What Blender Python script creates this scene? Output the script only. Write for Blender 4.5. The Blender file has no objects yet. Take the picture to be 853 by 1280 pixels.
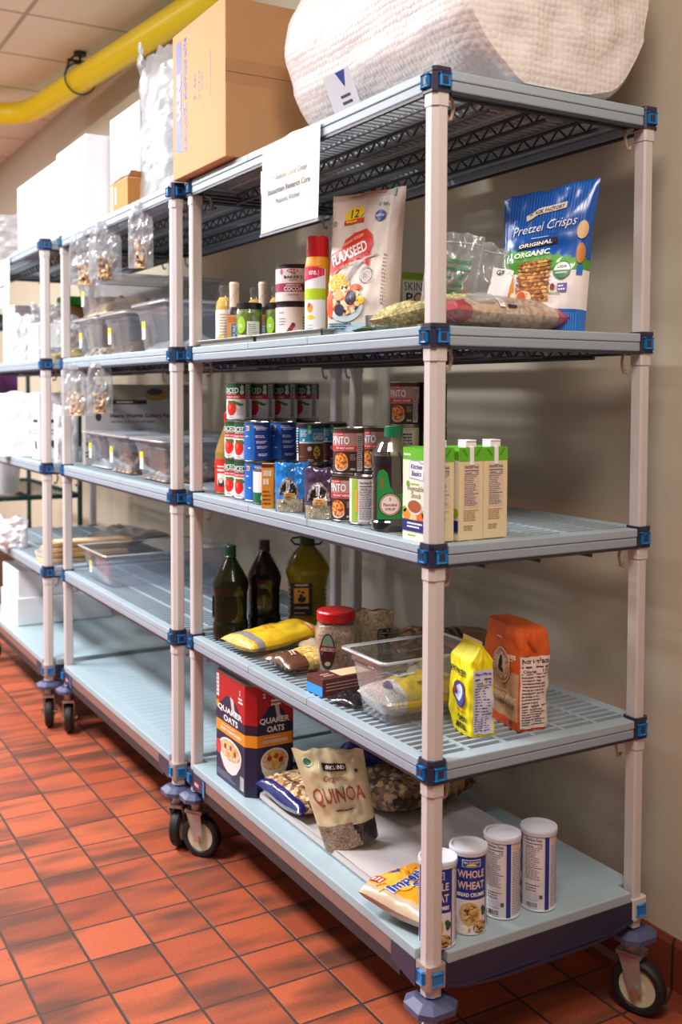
import bpy, bmesh, math, random
from math import sin, cos, pi, sqrt, radians as R
from mathutils import Vector, Matrix, noise
from mathutils.geometry import tessellate_polygon
random.seed(4)
SC = bpy.context.scene
COL = SC.collection
# ------------------------------------------------------------------ camera numbers
FPX, CAM, YAW, PIT, ROL, PY = 1300.0, Vector((-1.2013, -1.7051, 1.4371)), .5239, -.0449, .003, 548.1
_F = Vector((sin(YAW)*cos(PIT), cos(YAW)*cos(PIT), sin(PIT)))
_R = Vector((cos(YAW), -sin(YAW), 0)); _U = _R.cross(_F)
_R, _U = cos(ROL)*_R+sin(ROL)*_U, -sin(ROL)*_R+cos(ROL)*_U
def at(px, py, z):
    """the place at height z seen in the photograph at (px, py)"""
    d = _F+_R*((px-426.5)/FPX)-_U*((py-PY)/FPX)
    return CAM+d*((z-CAM.z)/d.z)
def prj(p):
    d = Vector(p)-CAM; w = d.dot(_F)
    return 426.5+FPX*d.dot(_R)/w, PY-FPX*d.dot(_U)/w
def yl(px, x, z=1.2):
    """distance y along the line x=const that shows at column px"""
    lo, hi = -1.2, 9.
    for _ in range(40):
        y = (lo+hi)/2
        if prj((x, y, z))[0] > px: lo = y
        else: hi = y
    return y
def stand(px, py, z, r):
    """centre of a round thing of radius r whose nearest foot point shows at (px,py)"""
    p = at(px, py, z); return Vector((p.x+.5*r, p.y+.866*r, z))
# ------------------------------------------------------------------ materials
def lin(c): return tuple(((v/255)/12.92 if v/255 <= .04045 else ((v/255+.055)/1.055)**2.4) for v in c)
MATS = {}
def nodes(m): return m.node_tree.nodes, m.node_tree.links
def mat(name, c, rough=.5, metal=0, var=.06, vscale=30, bump=0, bscale=60, trans=0, coat=0, spec=None, ior=None):
    m = bpy.data.materials.new(name); m.use_nodes = True
    N, L = nodes(m); b = N['Principled BSDF']; c = lin(c)
    b.inputs['Roughness'].default_value = rough; b.inputs['Metallic'].default_value = metal
    b.inputs['Transmission Weight'].default_value = trans; b.inputs['Coat Weight'].default_value = coat
    if spec is not None: b.inputs['Specular IOR Level'].default_value = spec
    if ior: b.inputs['IOR'].default_value = ior
    tc = N.new('ShaderNodeTexCoord')
    n = N.new('ShaderNodeTexNoise'); n.inputs['Scale'].default_value = vscale; n.inputs['Detail'].default_value = 3
    L.new(tc.outputs['Object'], n.inputs['Vector'])
    mx = N.new('ShaderNodeMix'); mx.data_type = 'RGBA'
    mx.inputs[6].default_value = tuple(v*(1-var) for v in c)+(1,); mx.inputs[7].default_value = tuple(min(1, v*(1+var)) for v in c)+(1,)
    L.new(n.outputs['Fac'], mx.inputs[0]); L.new(mx.outputs[2], b.inputs['Base Color'])
    if bump:
        n2 = N.new('ShaderNodeTexNoise'); n2.inputs['Scale'].default_value = bscale; L.new(tc.outputs['Object'], n2.inputs['Vector'])
        bp = N.new('ShaderNodeBump'); bp.inputs['Strength'].default_value = bump; bp.inputs['Distance'].default_value = .009 if bump >= .3 else .004
        L.new(n2.outputs['Fac'], bp.inputs['Height']); L.new(bp.outputs['Normal'], b.inputs['Normal'])
    MATS[name] = m; return m
def spots(name, cols, scale, rough=.6, bump=.5, coat=0, rand=1):
    """little pieces of food: voronoi cells, each with a colour of its own"""
    m = mat(name, cols[0], rough, coat=coat); N, L = nodes(m); b = N['Principled BSDF']
    tc = N.new('ShaderNodeTexCoord'); v = N.new('ShaderNodeTexVoronoi'); v.inputs['Scale'].default_value = scale
    L.new(tc.outputs['Object'], v.inputs['Vector'])
    r = N.new('ShaderNodeValToRGB'); r.color_ramp.interpolation = 'CONSTANT'
    sp = N.new('ShaderNodeSeparateColor'); L.new(v.outputs['Color'], sp.inputs[0]); L.new(sp.outputs[0], r.inputs[0])
    e = r.color_ramp.elements
    e[0].color = lin(cols[0])+(1,); e[1].position = 1/len(cols); e[1].color = lin(cols[1])+(1,)
    for i in range(2, len(cols)):
        q = e.new(i/len(cols)); q.color = lin(cols[i])+(1,)
    L.new(r.outputs[0], b.inputs['Base Color'])
    bp = N.new('ShaderNodeBump'); bp.inputs['Strength'].default_value = bump; bp.inputs['Distance'].default_value = .003; bp.invert = True
    L.new(v.outputs['Distance'], bp.inputs['Height']); L.new(bp.outputs['Normal'], b.inputs['Normal'])
    return m
def clear(name, tint=(235, 240, 245), gloss=.10, milk=.05, rough=.05, milkc=(235, 238, 242), bump=0, bscale=20):
    """thin clear plastic sheet: mostly see-through, mirror at the edges, a little milky"""
    m = bpy.data.materials.new(name); m.use_nodes = True; N, L = nodes(m); N.remove(N['Principled BSDF']); out = N['Material Output']
    t = N.new('ShaderNodeBsdfTransparent'); t.inputs[0].default_value = lin(tint)+(1,)
    d = N.new('ShaderNodeBsdfDiffuse'); d.inputs[0].default_value = lin(milkc)+(1,)
    g = N.new('ShaderNodeBsdfGlossy'); g.inputs[0].default_value = (1, 1, 1, 1); g.inputs['Roughness'].default_value = rough
    m1 = N.new('ShaderNodeMixShader'); m2 = N.new('ShaderNodeMixShader')
    lw = N.new('ShaderNodeLayerWeight'); lw.inputs[0].default_value = .35
    ma = N.new('ShaderNodeMath'); ma.operation = 'MULTIPLY_ADD'; ma.inputs[1].default_value = .55; ma.inputs[2].default_value = gloss*.5; ma.use_clamp = True
    L.new(lw.outputs['Facing'], ma.inputs[0])
    ma2 = N.new('ShaderNodeMath'); ma2.operation = 'MULTIPLY'; ma2.inputs[1].default_value = min(1, gloss*5); L.new(ma.outputs[0], ma2.inputs[0])
    m1.inputs[0].default_value = milk; L.new(t.outputs[0], m1.inputs[1]); L.new(d.outputs[0], m1.inputs[2])
    L.new(ma2.outputs[0], m2.inputs[0]); L.new(m1.outputs[0], m2.inputs[1]); L.new(g.outputs[0], m2.inputs[2])
    if bump:
        tc = N.new('ShaderNodeTexCoord'); n2 = N.new('ShaderNodeTexNoise'); n2.inputs['Scale'].default_value = bscale; n2.inputs['Detail'].default_value = 4
        L.new(tc.outputs['Object'], n2.inputs['Vector']); bp = N.new('ShaderNodeBump'); bp.inputs['Strength'].default_value = bump; bp.inputs['Distance'].default_value = .01
        L.new(n2.outputs['Fac'], bp.inputs['Height'])
        for q in (d, g): L.new(bp.outputs['Normal'], q.inputs['Normal'])
        L.new(bp.outputs['Normal'], lw.inputs['Normal'])
    L.new(m2.outputs[0], out.inputs[0]); MATS[name] = m; return m
def C(r, g=None, b=None, **k):
    """plain printed colour, made once"""
    n = 'print_%d_%d_%d' % (r, g, b)
    if n not in MATS: mat(n, (r, g, b), k.get('rough', .45), var=.03)
    return n
mat('post_plastic', (204, 197, 194), .42, var=.03, vscale=8, bump=.06, bscale=150)
mat('shelf_plastic', (156, 173, 183), .45, var=.05, vscale=12)
mat('beam_plastic', (146, 160, 172), .45, var=.05, vscale=12)
mat('sheet_plastic', (158, 178, 186), .35, var=.06, vscale=6, bump=.05, bscale=200)
mat('navy_plastic', (44, 44, 68), .4, var=.08)
mat('bumper_plastic', (76, 80, 112), .42, var=.06)
mat('button_blue', (20, 120, 190), .3)
mat('truss_paint', (36, 40, 54), .45)
mat('rail_metal', (150, 128, 122), .35, metal=.6)
mat('steel', (176, 170, 166), .3, metal=.6)
mat('brushed_steel', (186, 174, 166), .35, metal=.5)
mat('chrome', (220, 220, 220), .12, metal=1)
mat('rubber', (26, 26, 28), .6)
mat('wheel_cream', (205, 196, 168), .45)
mat('can_metal', (190, 190, 190), .28, metal=1)
mat('hook_tan', (180, 160, 150), .5)
mat('cardboard', (196, 150, 102), .75, var=.05, vscale=8, bump=.08, bscale=90)
mat('kraft_box', (190, 128, 62), .7, var=.06, vscale=9)
mat('cardboard_tape', (186, 140, 92), .45, var=.04)
mat('brown_card', (120, 84, 56), .8)
mat('white_card', (228, 229, 232), .6, var=.02)
mat('white_paper', (238, 238, 240), .6, var=.01)
mat('grey_card', (178, 174, 172), .7, var=.04)
mat('parchment', (196, 188, 188), .6, var=.04, vscale=5, bump=.1, bscale=12)
mat('pan_metal', (168, 168, 164), .32, metal=.6)
mat('yellow_pipe', (244, 220, 16), .35, var=.03)
mat('dark_iron', (60, 58, 60), .5, metal=.5)
mat('red_lid', (200, 20, 28), .3); mat('green_cap', (10, 110, 70), .35); mat('dark_green_cap', (14, 58, 38), .35)
mat('black_plastic', (22, 21, 24), .35); mat('brown_cap', (38, 22, 24), .4)
mat('dark_oil', (20, 26, 12), .14, coat=.15, spec=.3, var=.2, vscale=12)
mat('black_oil', (14, 12, 8), .14, coat=.15, spec=.3, var=.2)
mat('syrup', (34, 28, 34), .1, coat=1)
mat('olive_oil', (150, 132, 20), .08, trans=.45, coat=.6, ior=1.3)
mat('drink', (222, 190, 110), .1, coat=.6, trans=.2); mat('hot_sauce', (150, 120, 50), .15, coat=.6)
mat('purple_film', (74, 56, 84), .22, coat=.6, bump=.4, bscale=22); mat('blue_film', (30, 130, 215), .2, coat=.6, bump=.4, bscale=20)
mat('navy_film', (24, 34, 100), .2, coat=.7, bump=.5, bscale=20); mat('black_film', (30, 30, 34), .25, coat=.6, bump=.5, bscale=20)
mat('yellow_film', (232, 190, 40), .3, coat=.5, bump=.3, bscale=16); mat('red_film', (190, 20, 34), .25, coat=.7, bump=.3, bscale=16)
mat('cream_film', (214, 200, 160), .3, coat=.4, bump=.3, bscale=14); mat('tan_film', (190, 168, 140), .3, coat=.4, bump=.35, bscale=20)
mat('grey_film', (140, 134, 132), .3, coat=.3, bump=.3, bscale=20); mat('brown_film', (96, 62, 44), .25, coat=.7, bump=.4, bscale=22)
mat('white_film', (236, 236, 238), .35, coat=.3, bump=.3, bscale=20)
mat('paper_orange', (206, 88, 26), .6, bump=.15, bscale=30); mat('paper_tan', (198, 158, 124), .65, bump=.1, bscale=30)
mat('paper_yellow', (240, 226, 20), .5, bump=.15, bscale=30)
mat('flax_paper', (214, 204, 194), .55, bump=.12, bscale=26); mat('flax_side', (196, 178, 166), .55, bump=.12, bscale=26)
spots('granola', [(176, 134, 92), (206, 172, 128), (136, 92, 58), (222, 196, 158), (108, 70, 44)], 90)
spots('dark_granola', [(104, 76, 50), (136, 100, 66), (76, 52, 36), (160, 128, 90), (52, 36, 26)], 75)
spots('peanuts', [(216, 178, 142), (232, 204, 172), (196, 150, 112), (222, 188, 154)], 105, coat=.4)
spots('oat_grain', [(206, 190, 150), (222, 208, 172), (184, 164, 120), (214, 200, 160)], 200, coat=.3)
spots('rice', [(196, 164, 136), (214, 186, 158), (170, 134, 106), (204, 176, 148)], 260, coat=.3)
spots('white_rice', [(226, 216, 196), (238, 232, 216), (206, 192, 168)], 300, coat=.4)
spots('quinoa_seed', [(150, 128, 108), (170, 148, 128), (122, 100, 84)], 420)
spots('yellow_grain', [(226, 184, 60), (240, 206, 96), (204, 154, 40)], 260, coat=.5)
spots('pasta', [(206, 172, 84), (226, 198, 116), (176, 138, 60)], 130, coat=.5)
spots('herb', [(176, 166, 110), (196, 188, 136), (140, 132, 82), (160, 148, 92)], 160)
spots('beans_print', [(206, 98, 32), (228, 140, 60), (160, 62, 20), (236, 168, 90)], 240, bump=.2)
spots('chickpea_print', [(206, 150, 50), (226, 180, 84), (120, 76, 24)], 240, bump=.2)
spots('cookie', [(184, 120, 50), (216, 158, 78), (150, 88, 34), (120, 66, 26)], 150)
spots('nut_mix', [(196, 150, 92), (226, 196, 152), (120, 74, 46), (238, 226, 206)], 75)
spots('muesli_print', [(206, 160, 96), (232, 206, 150), (60, 48, 70), (222, 120, 60), (240, 220, 180)], 120, bump=.1)
spots('crumb_print', [(150, 110, 50), (196, 160, 90), (90, 62, 28), (214, 190, 140)], 200, bump=.1)
spots('olives', [(112, 140, 30), (142, 170, 50), (86, 112, 22)], 55, bump=1.0, coat=.8)
clear('clear_plastic', gloss=.10, milk=.05); clear('bin_plastic', (220, 226, 236), .13, .12); clear('lid_plastic', (226, 230, 236), .16, .26)
clear('rim_plastic', (214, 220, 226), .2, .5)
clear('zip_bag', (236, 238, 240), .10, .20, .2, bump=.35, bscale=26); clear('wrap_film', (240, 243, 246), .06, .20, .3, bump=.4, bscale=22)
spots('sample_bags', [(196, 150, 100), (216, 178, 132), (150, 104, 64), (206, 190, 170)], 26)
clear('jar_plastic', (245, 245, 245), .14, .02); clear('sleeve', (245, 246, 248), .08, .04)
clear('tray_clear', (216, 222, 230), .2, .42, .15)
# ------------------------------------------------------------------ mesh builder
class MB:
    def __init__(s, xf=None): s.v = []; s.f = []; s.m = []; s.s = []; s.xf = xf
    def add(s, vs, fs, m, smooth=False):
        o = len(s.v)
        if s.xf: vs = [s.xf @ Vector(v) for v in vs]
        s.v += [tuple(v) for v in vs]
        for i, f in enumerate(fs):
            s.f.append(tuple(o+k for k in f)); s.m.append(m if isinstance(m, str) else m[i]); s.s.append(smooth)
        return s
    def box(s, x0, y0, z0, x1, y1, z1, m, bev=0, seg=2):
        if bev:
            bm = bmesh.new(); bmesh.ops.create_cube(bm, size=1)
            for v in bm.verts: v.co = Vector(((x0+x1)/2+v.co.x*(x1-x0), (y0+y1)/2+v.co.y*(y1-y0), (z0+z1)/2+v.co.z*(z1-z0)))
            bmesh.ops.bevel(bm, geom=bm.edges[:], offset=bev, segments=seg, affect='EDGES', profile=.5)
            return s.bm(bm, m)
        v = [(x, y, z) for z in (z0, z1) for y in (y0, y1) for x in (x0, x1)]
        return s.add(v, [(0, 2, 3, 1), (4, 5, 7, 6), (0, 1, 5, 4), (2, 6, 7, 3), (0, 4, 6, 2), (1, 3, 7, 5)], m)
    def bm(s, bm, m, smooth=False):
        bm.verts.index_update()
        s.add([v.co[:] for v in bm.verts], [[v.index for v in f.verts] for f in bm.faces], m, smooth); bm.free(); return s
    def prism(s, pts, z0, z1, m, axis='z', top=1.):
        """outline pts (2-D) pushed from z0 to z1 along an axis; top scales the far end"""
        n = len(pts); cx = sum(p[0] for p in pts)/n; cy = sum(p[1] for p in pts)/n
        def q(p, z, k):
            a, b = cx+(p[0]-cx)*k, cy+(p[1]-cy)*k
            return {'z': (a, b, z), 'y': (a, z, b), 'x': (z, a, b)}[axis]
        vs = [q(p, z0, 1) for p in pts]+[q(p, z1, top) for p in pts]
        return s.add(vs, [tuple(range(n))[::-1], tuple(range(n, 2*n))]+[(i, (i+1) % n, n+(i+1) % n, n+i) for i in range(n)], m)
    def lathe(s, prof, m, n=32, c=(0, 0), sx=1., sy=1., power=2.):
        """profile [(r,z) or (r,z,mat)] turned round z; power>2 squares the section"""
        def rr(a, r):
            if power == 2: return r*cos(a)*sx, r*sin(a)*sy
            k = (abs(cos(a))**power+abs(sin(a))**power)**(-1/power); return r*k*cos(a)*sx, r*k*sin(a)*sy
        for i in range(len(prof)-1):
            p, q = prof[i], prof[i+1]; mm = p[2] if len(p) > 2 else m
            vs = []
            for t in (p, q):
                for k in range(n):
                    x, y = rr(2*pi*k/n, t[0]); vs.append((c[0]+x, c[1]+y, t[1]))
            fs = [(k, (k+1) % n, n+(k+1) % n, n+k) for k in range(n)]
            s.add(vs, fs, mm, True)
        return s
    def disc(s, r, z, m, n=32, c=(0, 0), up=True, power=2., sx=1, sy=1):
        vs = []
        for k in range(n):
            a = 2*pi*k/n; kk = 1 if power == 2 else (abs(cos(a))**power+abs(sin(a))**power)**(-1/power)
            vs.append((c[0]+r*kk*cos(a)*sx, c[1]+r*kk*sin(a)*sy, z))
        return s.add(vs, [tuple(range(n)) if up else tuple(range(n))[::-1]], m)
    def cyl(s, p, q, r, m, n=14, r2=None, cap=True):
        p, q = Vector(p), Vector(q); d = (q-p).normalized(); a = d.orthogonal().normalized(); b = d.cross(a); r2 = r if r2 is None else r2
        vs = [p+(a*cos(2*pi*k/n)+b*sin(2*pi*k/n))*r for k in range(n)]+[q+(a*cos(2*pi*k/n)+b*sin(2*pi*k/n))*r2 for k in range(n)]
        s.add(vs, [(k, (k+1) % n, n+(k+1) % n, n+k) for k in range(n)], m, True)
        if cap: s.add(vs, [tuple(range(n))[::-1], tuple(range(n, 2*n))], m)
        return s
    def tube(s, pts, r, m, n=8):
        pts = [Vector(p) for p in pts]; rings = []; a = None
        for i, p in enumerate(pts):
            d = (pts[min(i+1, len(pts)-1)]-pts[max(i-1, 0)]).normalized()
            if a is None: a = d.orthogonal().normalized()
            a = (a-d*a.dot(d)).normalized(); b = d.cross(a)
            rings += [p+(a*cos(2*pi*k/n)+b*sin(2*pi*k/n))*r for k in range(n)]
        fs = [(i*n+k, i*n+(k+1) % n, (i+1)*n+(k+1) % n, (i+1)*n+k) for i in range(len(pts)-1) for k in range(n)]
        s.add(rings, fs, m, True); s.add(rings, [tuple(range(n))[::-1], tuple(range(len(rings)-n, len(rings)))], m); return s
    def grid(s, fn, nu, nv, mf, smooth=True, flip=False):
        vs = [fn(i/nu, j/nv) for j in range(nv+1) for i in range(nu+1)]
        fs = []; ms = []
        for j in range(nv):
            for i in range(nu):
                a = j*(nu+1)+i; f = (a, a+1, a+nu+2, a+nu+1); fs.append(f[::-1] if flip else f)
                ms.append(mf if isinstance(mf, str) else mf((i+.5)/nu, (j+.5)/nv))
        return s.add(vs, fs, ms, smooth)
    def build(s, name, parent=None, label=None):
        me = bpy.data.meshes.new(name); me.from_pydata(s.v, [], s.f)
        names = sorted(set(s.m)); ix = {n: i for i, n in enumerate(names)}
        for n in names: me.materials.append(MATS[n])
        me.polygons.foreach_set('material_index', [ix[n] for n in s.m]); me.polygons.foreach_set('use_smooth', s.s); me.update()
        o = bpy.data.objects.new(name, me); COL.objects.link(o)
        if parent: o.parent = parent
        if label: o['label'] = label
        return o
def thing(name, label, cat, loc=(0, 0, 0), rot=(0, 0, 0), group=None):
    o = bpy.data.objects.new(name, None); o.empty_display_size = .05; COL.objects.link(o); o.location = loc
    o.rotation_euler = rot if isinstance(rot, tuple) else (0, 0, rot)
    o['label'] = label; o['category'] = cat
    if group: o['group'] = group
    return o
def tag(o, label, cat, group=None, loc=None, rot=None):
    o['label'] = label; o['category'] = cat
    if group: o['group'] = group
    if loc is not None: o.location = loc
    if rot is not None: o.rotation_euler = rot if isinstance(rot, tuple) else (0, 0, rot)
    return o
def struct(name, mb): o = mb.build(name); o['kind'] = 'structure'; return o
def dup(root, loc=None, rot=None, label=None, group=None):
    def cp(o, par):
        c = o.copy(); COL.objects.link(c)
        if par: c.parent = par
        for ch in list(o.children): cp(ch, c)
        return c
    r = cp(root, None)
    if loc is not None: r.location = loc
    if rot is not None: r.rotation_euler = rot if isinstance(rot, tuple) else (0, 0, rot)
    if label: r['label'] = label
    if group: r['group'] = group
    return r
# ------------------------------------------------------------------ printing on surfaces
# a surface is a function S(u, v, h) -> point, u to the right and v up in metres, h the height above the surface
def plane(o, du, dv):
    o, du, dv = Vector(o), Vector(du).normalized(), Vector(dv).normalized(); n = du.cross(dv)
    return lambda u, v, h: o+du*u+dv*v+n*h
def round_(r, z0=0, a0=0, c=(0, 0)):
    return lambda u, v, h: Vector((c[0]+(r+h)*sin(u/r+a0), c[1]-(r+h)*cos(u/r+a0), z0+v))
def turned(S, ang, cu=0, cv=0):
    ca, sa = cos(ang), sin(ang)
    return lambda u, v, h: S(cu+u*ca-v*sa, cv+u*sa+v*ca, h)
def HH(l): return .0004+.00045*l
def rect(mb, S, u0, v0, u1, v1, m, l=0, step=.008):
    nu = max(1, min(60, int(math.ceil(abs(u1-u0)/step)))); nv = max(1, min(40, int(math.ceil(abs(v1-v0)/(step*1.25)))))
    mb.grid(lambda a, b: S(u0+(u1-u0)*a, v0+(v1-v0)*b, HH(l)), nu, nv, m)
def oval(mb, S, cu, cv, ru, rv, m, l=1, n=24, a0=0, a1=2*pi):
    rings = 3; vs = [S(cu, cv, HH(l))]; fs = []
    for r in range(1, rings+1):
        for k in range(n+1):
            a = a0+(a1-a0)*k/n; vs.append(S(cu+ru*cos(a)*r/rings, cv+rv*sin(a)*r/rings, HH(l)))
    for k in range(n):
        fs.append((0, 1+k, 2+k))
        for r in range(rings-1):
            a = 1+r*(n+1)+k; b = a+n+1; fs.append((a, b, b+1, a+1))
    mb.add(vs, fs, m, True)
def ring(mb, S, cu, cv, r0, r1, m, l=2, n=28, k=1.):
    vs = []
    for i in range(n):
        a = 2*pi*i/n
        for r in (r0, r1): vs.append(S(cu+r*cos(a), cv+r*k*sin(a), HH(l)))
    mb.add(vs, [(2*i, 2*i+1, (2*i+3) % (2*n), (2*i+2) % (2*n)) for i in range(n)], m, True)
def poly(mb, S, pts, m, l=1):
    tr = tessellate_polygon([[Vector((p[0], p[1], 0)) for p in pts]])
    bm = bmesh.new(); bv = [bm.verts.new((p[0], p[1], 0)) for p in pts]
    for t in tr:
        a, b, c = (pts[i] for i in t)
        try: bm.faces.new([bv[i] for i in (t if (b[0]-a[0])*(c[1]-a[1])-(b[1]-a[1])*(c[0]-a[0]) > 0 else t[::-1])])
        except ValueError: pass
    for ax in (0, 1):
        lo, hi = min(p[ax] for p in pts), max(p[ax] for p in pts); n = min(14, int((hi-lo)/.012))
        for i in range(1, n+1):
            q = lo+(hi-lo)*i/(n+1)
            bmesh.ops.bisect_plane(bm, geom=bm.verts[:]+bm.edges[:]+bm.faces[:], plane_co=(q, 0, 0) if ax == 0 else (0, q, 0), plane_no=(1, 0, 0) if ax == 0 else (0, 1, 0))
    bm.verts.index_update()
    mb.add([S(v.co.x, v.co.y, HH(l)) for v in bm.verts], [[v.index for v in f.verts] for f in bm.faces], m); bm.free()
_TX = {}
def glyphs(s, bold, shear):
    k = (s, bold, shear)
    if k not in _TX:
        cu = bpy.data.curves.new('lettering', 'FONT'); cu.body = s; cu.size = 1; cu.offset = bold; cu.resolution_u = 2; cu.shear = shear
        cu.align_x = 'CENTER'; cu.align_y = 'CENTER'
        o = bpy.data.objects.new('lettering', cu); COL.objects.link(o)
        me = bpy.data.meshes.new_from_object(o, depsgraph=bpy.context.evaluated_depsgraph_get())
        vs = [v.co[:2] for v in me.vertices]; fs = [tuple(p.vertices) for p in me.polygons]
        bpy.data.objects.remove(o); bpy.data.curves.remove(cu); bpy.data.meshes.remove(me)
        xs = [v[0] for v in vs] or [0]; ys = [v[1] for v in vs] or [0]
        _TX[k] = (vs, fs, min(xs), max(xs), min(ys), max(ys))
    return _TX[k]
def text(mb, S, s, u, v, w=None, h=None, m='', l=3, bold=.02, cut=0, rot=0, shear=0):
    """lettering fitted into width w and/or cap height h, centred at (u, v)"""
    vs, fs, x0, x1, y0, y1 = glyphs(s, bold, shear)
    kx = (w/(x1-x0)) if w else None; ky = (h/(y1-y0)) if h else None
    kx = kx or ky; ky = ky or kx; mx, my = (x0+x1)/2, (y0+y1)/2
    V = [((a-mx)*kx, (b-my)*ky) for a, b in vs]; F = fs
    if cut:
        bm = bmesh.new(); bv = [bm.verts.new((a, b, 0)) for a, b in V]
        for f in fs:
            try: bm.faces.new([bv[i] for i in f])
            except ValueError: pass
        W = (x1-x0)*kx
        for i in range(1, int(W/cut)+1):
            bmesh.ops.bisect_plane(bm, geom=bm.verts[:]+bm.edges[:]+bm.faces[:], plane_co=(-W/2+i*cut, 0, 0), plane_no=(1, 0, 0))
        Ht = (y1-y0)*ky
        for i in range(1, int(Ht/cut)+1):
            bmesh.ops.bisect_plane(bm, geom=bm.verts[:]+bm.edges[:]+bm.faces[:], plane_co=(0, -Ht/2+i*cut, 0), plane_no=(0, 1, 0))
        bm.verts.index_update(); V = [v_.co[:2] for v_ in bm.verts]; F = [[q.index for q in f.verts] for f in bm.faces]; bm.free()
    c, sn = cos(rot), sin(rot)
    mb.add([S(u+a*c-b*sn, v+a*sn+b*c, HH(l)) for a, b in V], F, m)
def arc_text(mb, S, s, cu, cv, r, h, a_mid, m, l=3, bold=.02, span=None, flip=False):
    n = len(s); span = span or n*h*.9/r
    for i, ch in enumerate(s):
        if ch == ' ': continue
        a = a_mid+(span/2-span*(i+.5)/n)*(-1 if flip else 1)
        text(mb, S, ch, cu+r*cos(a), cv+r*sin(a), h=h, m=m, l=l, bold=bold, rot=a-pi/2 if not flip else a+pi/2)
def lines(mb, S, u0, v0, u1, v1, n, m, l=3, fill=.5, seed=0, ragged=True):
    """rows of print too small to read"""
    rn = random.Random(seed); dv = (v1-v0)/n
    for i in range(n):
        b = v1-(i+1)*dv+dv*(1-fill)/2; u = u0; end = u1-(rn.random()*.35*(u1-u0) if ragged else 0)
        while u < end-.0005:
            w = min((.5+rn.random()*1.5)*max(.004, (u1-u0)*.12), end-u)
            rect(mb, S, u, b, u+w, b+dv*fill, m, l); u += w+.0012
def nutri(mb, S, u0, v0, u1, v1, ink=None, paper=None, l=1, seed=1, cut=0, title='Nutrition Facts'):
    ink = ink or C(40, 38, 48); W, H = u1-u0, v1-v0
    rect(mb, S, u0, v0, u1, v1, paper or C(236, 234, 236), l)
    p = W*.05; text(mb, S, title, (u0+u1)/2, v1-H*.06, w=W*.88, h=min(H*.07, W*.16), m=ink, l=l+1, cut=cut)
    rect(mb, S, u0+p, v1-H*.155, u1-p, v1-H*.135, ink, l+1)
    text(mb, S, 'Calories', u0+W*.3, v1-H*.2, w=W*.42, m=ink, l=l+1, cut=cut); text(mb, S, '110', u1-W*.17, v1-H*.195, w=W*.2, m=ink, l=l+1)
    rect(mb, S, u0+p, v1-H*.245, u1-p, v1-H*.235, ink, l+1)
    lines(mb, S, u0+p, v0+H*.34, u1-p*3, v1-H*.26, 9, ink, l+1, .34, seed)
    rect(mb, S, u0+p, v0+H*.31, u1-p, v0+H*.325, ink, l+1)
    lines(mb, S, u0+p, v0+H*.04, u1-p, v0+H*.29, 7, ink, l+1, .36, seed+5)
def barcode(mb, S, u0, v0, u1, v1, l=2, seed=3):
    rect(mb, S, u0, v0, u1, v1, C(240, 240, 240), l); rn = random.Random(seed); u = u0+.001
    while u < u1-.0015:
        w = rn.choice((.0006, .0011, .0016)); rect(mb, S, u, v0+(v1-v0)*.15, min(u+w, u1-.001), v1-.001, C(30, 30, 34), l+1); u += w+rn.choice((.0007, .0012))
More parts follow.
